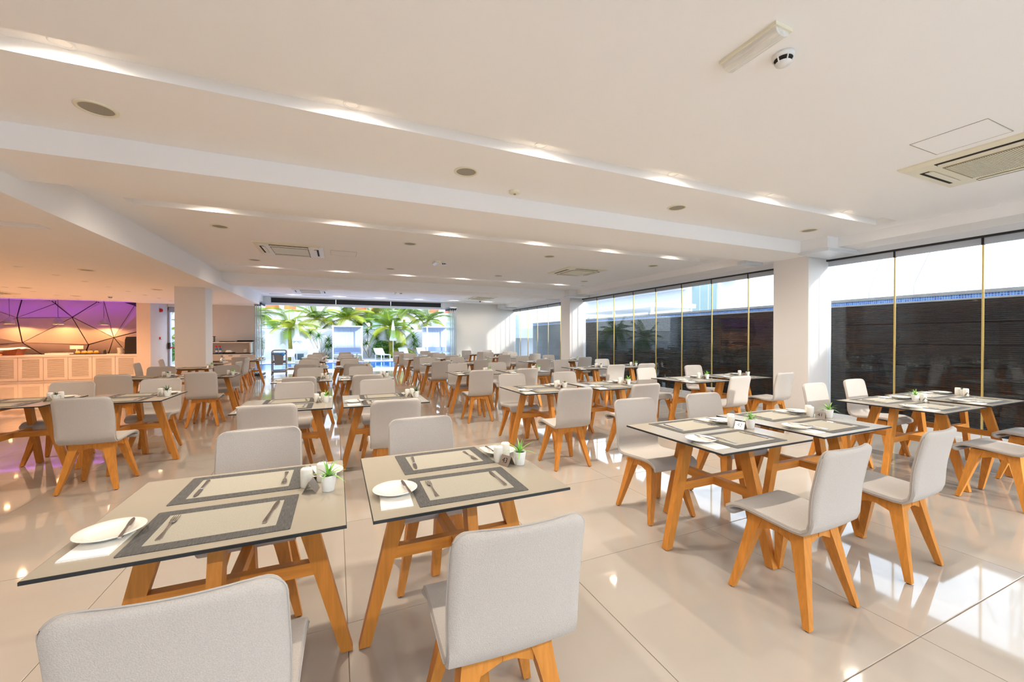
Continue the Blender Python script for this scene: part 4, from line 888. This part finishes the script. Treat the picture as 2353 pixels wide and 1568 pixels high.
for k in range(900):
    v = Vector((rs.gauss(0, 1), rs.gauss(0, 1), rs.gauss(0, 1))).normalized() * rs.uniform(.55, 1); v = Vector((v.x * .62, v.y * .45, .55 + v.z * .52)); a = Vector((rs.uniform(-1, 1), rs.uniform(-1, 1), rs.uniform(-1, 1))).normalized() * .07; b_ = Vector((rs.uniform(-1, 1), rs.uniform(-1, 1), rs.uniform(-1, 1))).normalized() * .04
    bm.add([v - a, v + b_, v + a, v - b_], [(0, 1, 2, 3)])
bush = bm.mesh('foliage', 'shrub_green')
for x, y, s, lab in ((3.0, 30.1, 1.15, 'round leafy bush behind the sun lounger'), (-6.4, 30.2, 1.0, 'round leafy bush far left at the garden wall'), (-8.6, 27.5, 1.3, 'leafy bush outside the exit door')):
    t = thing('bush', lab, 'plant', (x, y, 0), 0, 'garden bushes', s); put('foliage', bush, t); MB().tube([(0, 0, 0), (0, 0, .4)], .03, 6).build('stem', 'bark', t)
# cabanas
for x, y, w, lab in ((.68, 29.0, 1.75, 'white cabana with grey curtain in the middle of the garden'), (6.6, 28.6, 1.7, 'white cabana by the right glass stack')):
    t = thing('cabana', lab, 'cabana', (x, y, 0), 0, 'garden cabanas'); h = 2.14
    for sx in (-1, 1):
        for sy in (-1, 1): MB().box(sx*w/2 - .04, sx*w/2 + .04, sy*.8 - .04, sy*.8 + .04, 0, h).build('post', 'outdoor_white', t)
    MB().box(-w/2 - .05, w/2 + .05, -.86, .86, h, h + .07).build('roof', 'outdoor_white', t)
    cu = MB(); N = 28; rings = [[(-w/2 + .05 + (w - .1) * i / N, .74 + .02 * math.sin(i * 1.9), z) for i in range(N + 1)] for z in (.5, h)]
    cu.loft(rings, 0, False, False).build('curtain', 'curtain_grey', t, smooth=True)
    MB().box(-w/2 + .05, w/2 - .05, -.75, .72, .28, .36).build('bench', 'outdoor_white', t); MB().box(-w/2 + .08, w/2 - .08, -.7, .6, .36, .46).build('seat_cushion', 'cushion_blue', t); MB().box(-w/2 + .08, w/2 - .08, .55, .70, .46, .74).build('back_cushion', 'cushion_blue', t)
# closed parasols
for x, y, lab in ((3.5, 28.0, 'closed white parasol right of the cabana'), (-2.25, 28.2, 'closed white parasol left of the cabana')):
    t = thing('parasol', lab, 'parasol', (x, y, 0), 0, 'closed parasols'); MB().tube([(0, 0, 0), (0, 0, 2.55)], .025, 8).build('pole', 'outdoor_white', t); MB().lathe([(.22, 0), (.22, .02), (.2, .05)], 18, cap=True).build('base', 'outdoor_white', t)
    cn = MB(); rings = []
    for z, r in ((1.22, .17), (1.3, .20), (1.6, .13), (2.0, .10), (2.4, .05), (2.62, .01)): rings.append([(r * (1 + .22 * math.cos(6*a)) * math.cos(a), r * (1 + .22 * math.cos(6*a)) * math.sin(a), z) for a in [i * 2*math.pi/24 for i in range(24)]])
    cn.loft(rings).build('folded_canopy', 'outdoor_white', t, smooth=True)
# sun loungers
for x, y, rz, lab in ((2.7, 27.2, R(100), 'white sun lounger right of the cabana'), (4.2, 27.4, R(92), 'white sun lounger behind the middle lane tables'), (5.4, 27.3, R(92), 'white sun lounger by the right cabana'), (-1.35, 27.4, R(88), 'white sun lounger just left of the cabana'), (-2.6, 27.0, R(90), 'white sun lounger behind the trolley')):
    t = thing('sun_lounger', lab, 'lounger', (x, y, 0), rz, 'white sun loungers')
    MB().box(-.9, .35, -.3, .3, .33, .37).build('bed', 'outdoor_white', t); MB().loft([[(.35, -.3, .33), (.35, .3, .33), (.35, .3, .37), (.35, -.3, .37)], [(.95, -.3, .70), (.95, .3, .70), (.93, .3, .74), (.93, -.3, .74)]]).build('backrest', 'outdoor_white', t)
    for sx in (-.85, .5):
        for sy in (-.27, .27): MB().box(sx - .03, sx + .03, sy - .025, sy + .025, 0, .34).build('leg', 'outdoor_white', t)
t = thing('planter', 'grey tapered planter left of the cabana', 'planter', (-2.2, 29.4, 0)); MB().loft([[(-.2, -.2, 0), (.2, -.2, 0), (.2, .2, 0), (-.2, .2, 0)], [(-.27, -.27, .4), (.27, -.27, .4), (.27, .27, .4), (-.27, .27, .4)]]).build('pot', 'slate_plain', t)

# ------------------------------------------------------------------ outside: black water wall along the glass
XW = 9.2
ww = struct(MB().box(XW + .03, XW + .6, -6, 18.4, -.7, 2.02).build('water_wall', 'dark_slot'), 'black ribbed stone water wall outside the glass')
rib = MB(); PW, PH, NR = 1.22, .36, 12
prof = [(XW * 0 + .03, 0)]
for k in range(NR):
    z = k * PH / NR; prof += [(.003, z + .003), (-.012, z + .010), (-.012, z + .020), (.003, z + .027)]
prof.append((.03, PH))
rib.loft([[(a, .002, b) for a, b in prof], [(a, PW - .002, b) for a, b in prof]])
for k in range(len(prof) - 1):
    if k > 0 and k % 4 == 0: rib.m[k] = 1  # paler strips between ribs paint in the sky-lit ledges
rib_m = rib.mesh('ribbed_stone', ['slate_tile', 'slate_skylit'])
flat = MB().box(0, .03, .003, PW - .003, .003, PH - .003).mesh('stone_slab', 'slate_plain')
for i in range(15):
    for k in range(7):
        y = 13.6 - (i + 1) * PW; put('ribbed_stone', rib_m, ww, (XW, y, -.5 + k * PH))
for i in range(4):
    for k in range(7): put('stone_slab', flat, ww, (XW, 13.6 + i * PW * .98, -.5 + k * PH))
MB().box(XW - .02, XW + .05, -6, 18.4, 2.02, 2.045).build('ledge', 'stone_coping', ww); MB().box(XW + .005, XW + .05, -6, 18.4, 2.045, 2.115).build('mosaic_band', 'mosaic_blue', ww); MB().box(XW - .02, XW + .65, -6, 18.4, 2.115, 2.165).build('coping', 'stone_coping', ww)
struct(MB().box(8.05, XW + .05, -6, 18.3, -.75, -.55).box(8.02, 8.1, -6, 18.3, -.75, -.03).build('water_channel', 'slate_tile'), 'dark channel between glass and water wall')
struct(MB().box(XW + .6, 120, -40, 60, 1.4, 1.95).build('terrace', 'deck_stone'), 'upper terrace behind the water wall')
# far buildings above the wall
b = thing('balcony_building', 'white building with glass balconies beyond the water wall', 'building', (30, 0, 0))
MB().box(0, 8, 22.9, 46, 1.9, 10).build('wall', 'outdoor_white', b)
for k, (y0, y1, z0, z1) in enumerate(((24.6, 27.3, 3.4, 6.2), (24.6, 27.3, 6.6, 9.2), (29.0, 31.2, 6.4, 8.6), (33.5, 35.8, 6.4, 8.6), (38, 41, 6.4, 8.6))):
    w_ = MB().box(-.06, .02, y0, y1, z0, z1).build('window', 'door_frame', b)
    n_ = 3
    for q in range(n_): MB().box(-.08, -.05, y0 + (y1 - y0) * q / n_ + .06, y0 + (y1 - y0) * (q + 1) / n_ - .06, z0 + .1, z1 - .1).build('pane', 'window_dark', w_)
MB().box(-1.6, 0, 23.0, 24.3, 6.1, 6.3).build('balcony_slab', 'outdoor_white', b); MB().box(-1.6, -1.56, 23.0, 24.3, 6.3, 7.3).box(-1.6, 0, 22.98, 23.02, 6.3, 7.3).build('balustrade', 'frosted_glass', b)
MB().box(-1.2, 0, 28, 44, 5.9, 6.2).build('long_balcony', 'outdoor_white', b); MB().box(-1.2, -1.16, 28, 44, 6.2, 7.2).build('parapet', 'outdoor_white', b)
b = thing('garden_house', 'low white house with red shutters beyond the water wall', 'building', (0, 0, 0))
MB().box(30, 34, 46, 66, 1.9, 6.2).build('wall', 'outdoor_white', b); MB().box(29.5, 34, 45.5, 66, 6.2, 6.5).build('roof_edge', 'outdoor_white', b)
for y in (48, 51.5, 55): MB().box(29.92, 30.0, y, y + 1.6, 4.3, 5.4).build('shutter', 'salmon_panel', b)
b = thing('pergola', 'white pergola roof above the water wall', 'pergola', (0, 0, 0))
MB().box(20, 24, 21.5, 31, 3.55, 3.85).build('roof', 'outdoor_white', b)
for x in (20.2, 23.8):
    for y in (21.8, 26, 30.7): MB().box(x - .08, x + .08, y - .08, y + .08, 1.9, 3.55).build('post', 'outdoor_white', b)
for k, (x, y, s, lab) in enumerate(((18, 20.4, 1.1, 'green shrub left of the pergola above the water wall'), (27.5, 33.6, 1.5, 'green shrub below the long balcony'), (27, 27.5, 1.5, 'green shrub before the glass balcony building'), (14, 20.5, .9, 'green shrub at the end of the water wall'))):
    t = thing('shrub', lab, 'plant', (x, y, 1.95), 0, 'terrace shrubs', s)
    for q in range(3): put('leaf_tuft', GR, t, ((q - 1) * .5, (q % 2) * .3, 0), rot=(0, 0, q * 2.0), scale=1.6)
t = thing('side_wall', 'white garden wall past the end of the water wall', 'wall', (0, 0, 0)); MB().box(11, 11.3, 18.6, 30, -.2, 3.1).box(9.4, 11.3, 24, 24.3, -.2, 2.6).build('wall', 'outdoor_white', t)
t = thing('shower_screen', 'pale green tiled shower screen outside the far glass', 'screen', (8.75, 20.1, 0)); MB().box(-.04, .04, -.9, 1.2, 0, 2.6).build('screen', 'frosted_glass', t); MB().tube([(-.1, .2, 0), (-.1, .2, 2.0), (-.3, .2, 2.1)], .02, 8).build('shower_pipe', 'steel', t)
# lattice mast with guy wires
t = thing('lattice_mast', 'white lattice mast beyond the water wall', 'mast', (30.6, 7.5, 1.9))
for sx in (-.6, .6):
    for sy in (-.6, .6): MB().tube([(sx, sy, 0), (sx, sy, 14)], .07, 6).build('upright', 'mast_white', t)
for k in range(12):
    z = k * 1.15; s_ = 1 if k % 2 else -1
    for pa, pb in (((-.6, -.6), (.6, -.6)), ((-.6, .6), (.6, .6)), ((-.6, -.6), (-.6, .6)), ((.6, -.6), (.6, .6))):
        MB().tube([(pa[0], pa[1], z if s_ > 0 else z + 1.15), (pb[0], pb[1], z + 1.15 if s_ > 0 else z)], .035, 5).build('brace', 'mast_white', t); MB().tube([(pa[0], pa[1], z), (pb[0], pb[1], z)], .03, 5).build('ring_bar', 'mast_white', t)
for k, (p, q_) in enumerate((((30, 18.6, 4.2), (30, 15.6, 8.2)), ((30, 13.9, 4.2), (30, 12.6, 8.4)), ((30, 11.8, 4.4), (30, 10.2, 8.6)), ((30, 15.8, 5.0), (30, 11.0, 8.0)))):
    o = MB().tube([(p[0], p[1], 1.9), p, q_, tuple(Vector(q_) * 2 - Vector(p))], .016, 4).build('guy_wire', 'wire_grey'); tag(o, 'thin guy wire behind the glass, %s from left' % ORD[k], 'wire', 'guy wires')
# unseen block added behind the viewpoint to keep low sun off the glass
b = thing('added_sun_blocker', 'white added block behind the viewpoint shading the glass from low sun', 'building', (0, 0, 0)); MB().box(-40, 8.6, -20, -13, -.3, 5.2).build('wall', 'outdoor_white', b)
for k in range(9): MB().box(-30 + k * 4, -28 + k * 4, -13.02, -12.98, 1, 3).build('window', 'window_dark', b)
struct(MB().box(-40, 9, -13, YB, -.3, -.02).build('rear_ground', 'deck_stone'), 'pale paving behind the viewpoint')

dup = {k: v for k, v in LABELS.items() if len(v) > 1}
if dup: print('DUPLICATE LABELS', list(dup.items())[:10])
long_ = [k for k in LABELS if not 4 <= len(k.split()) <= 16]
if long_: print('LABEL LENGTH', long_[:10])
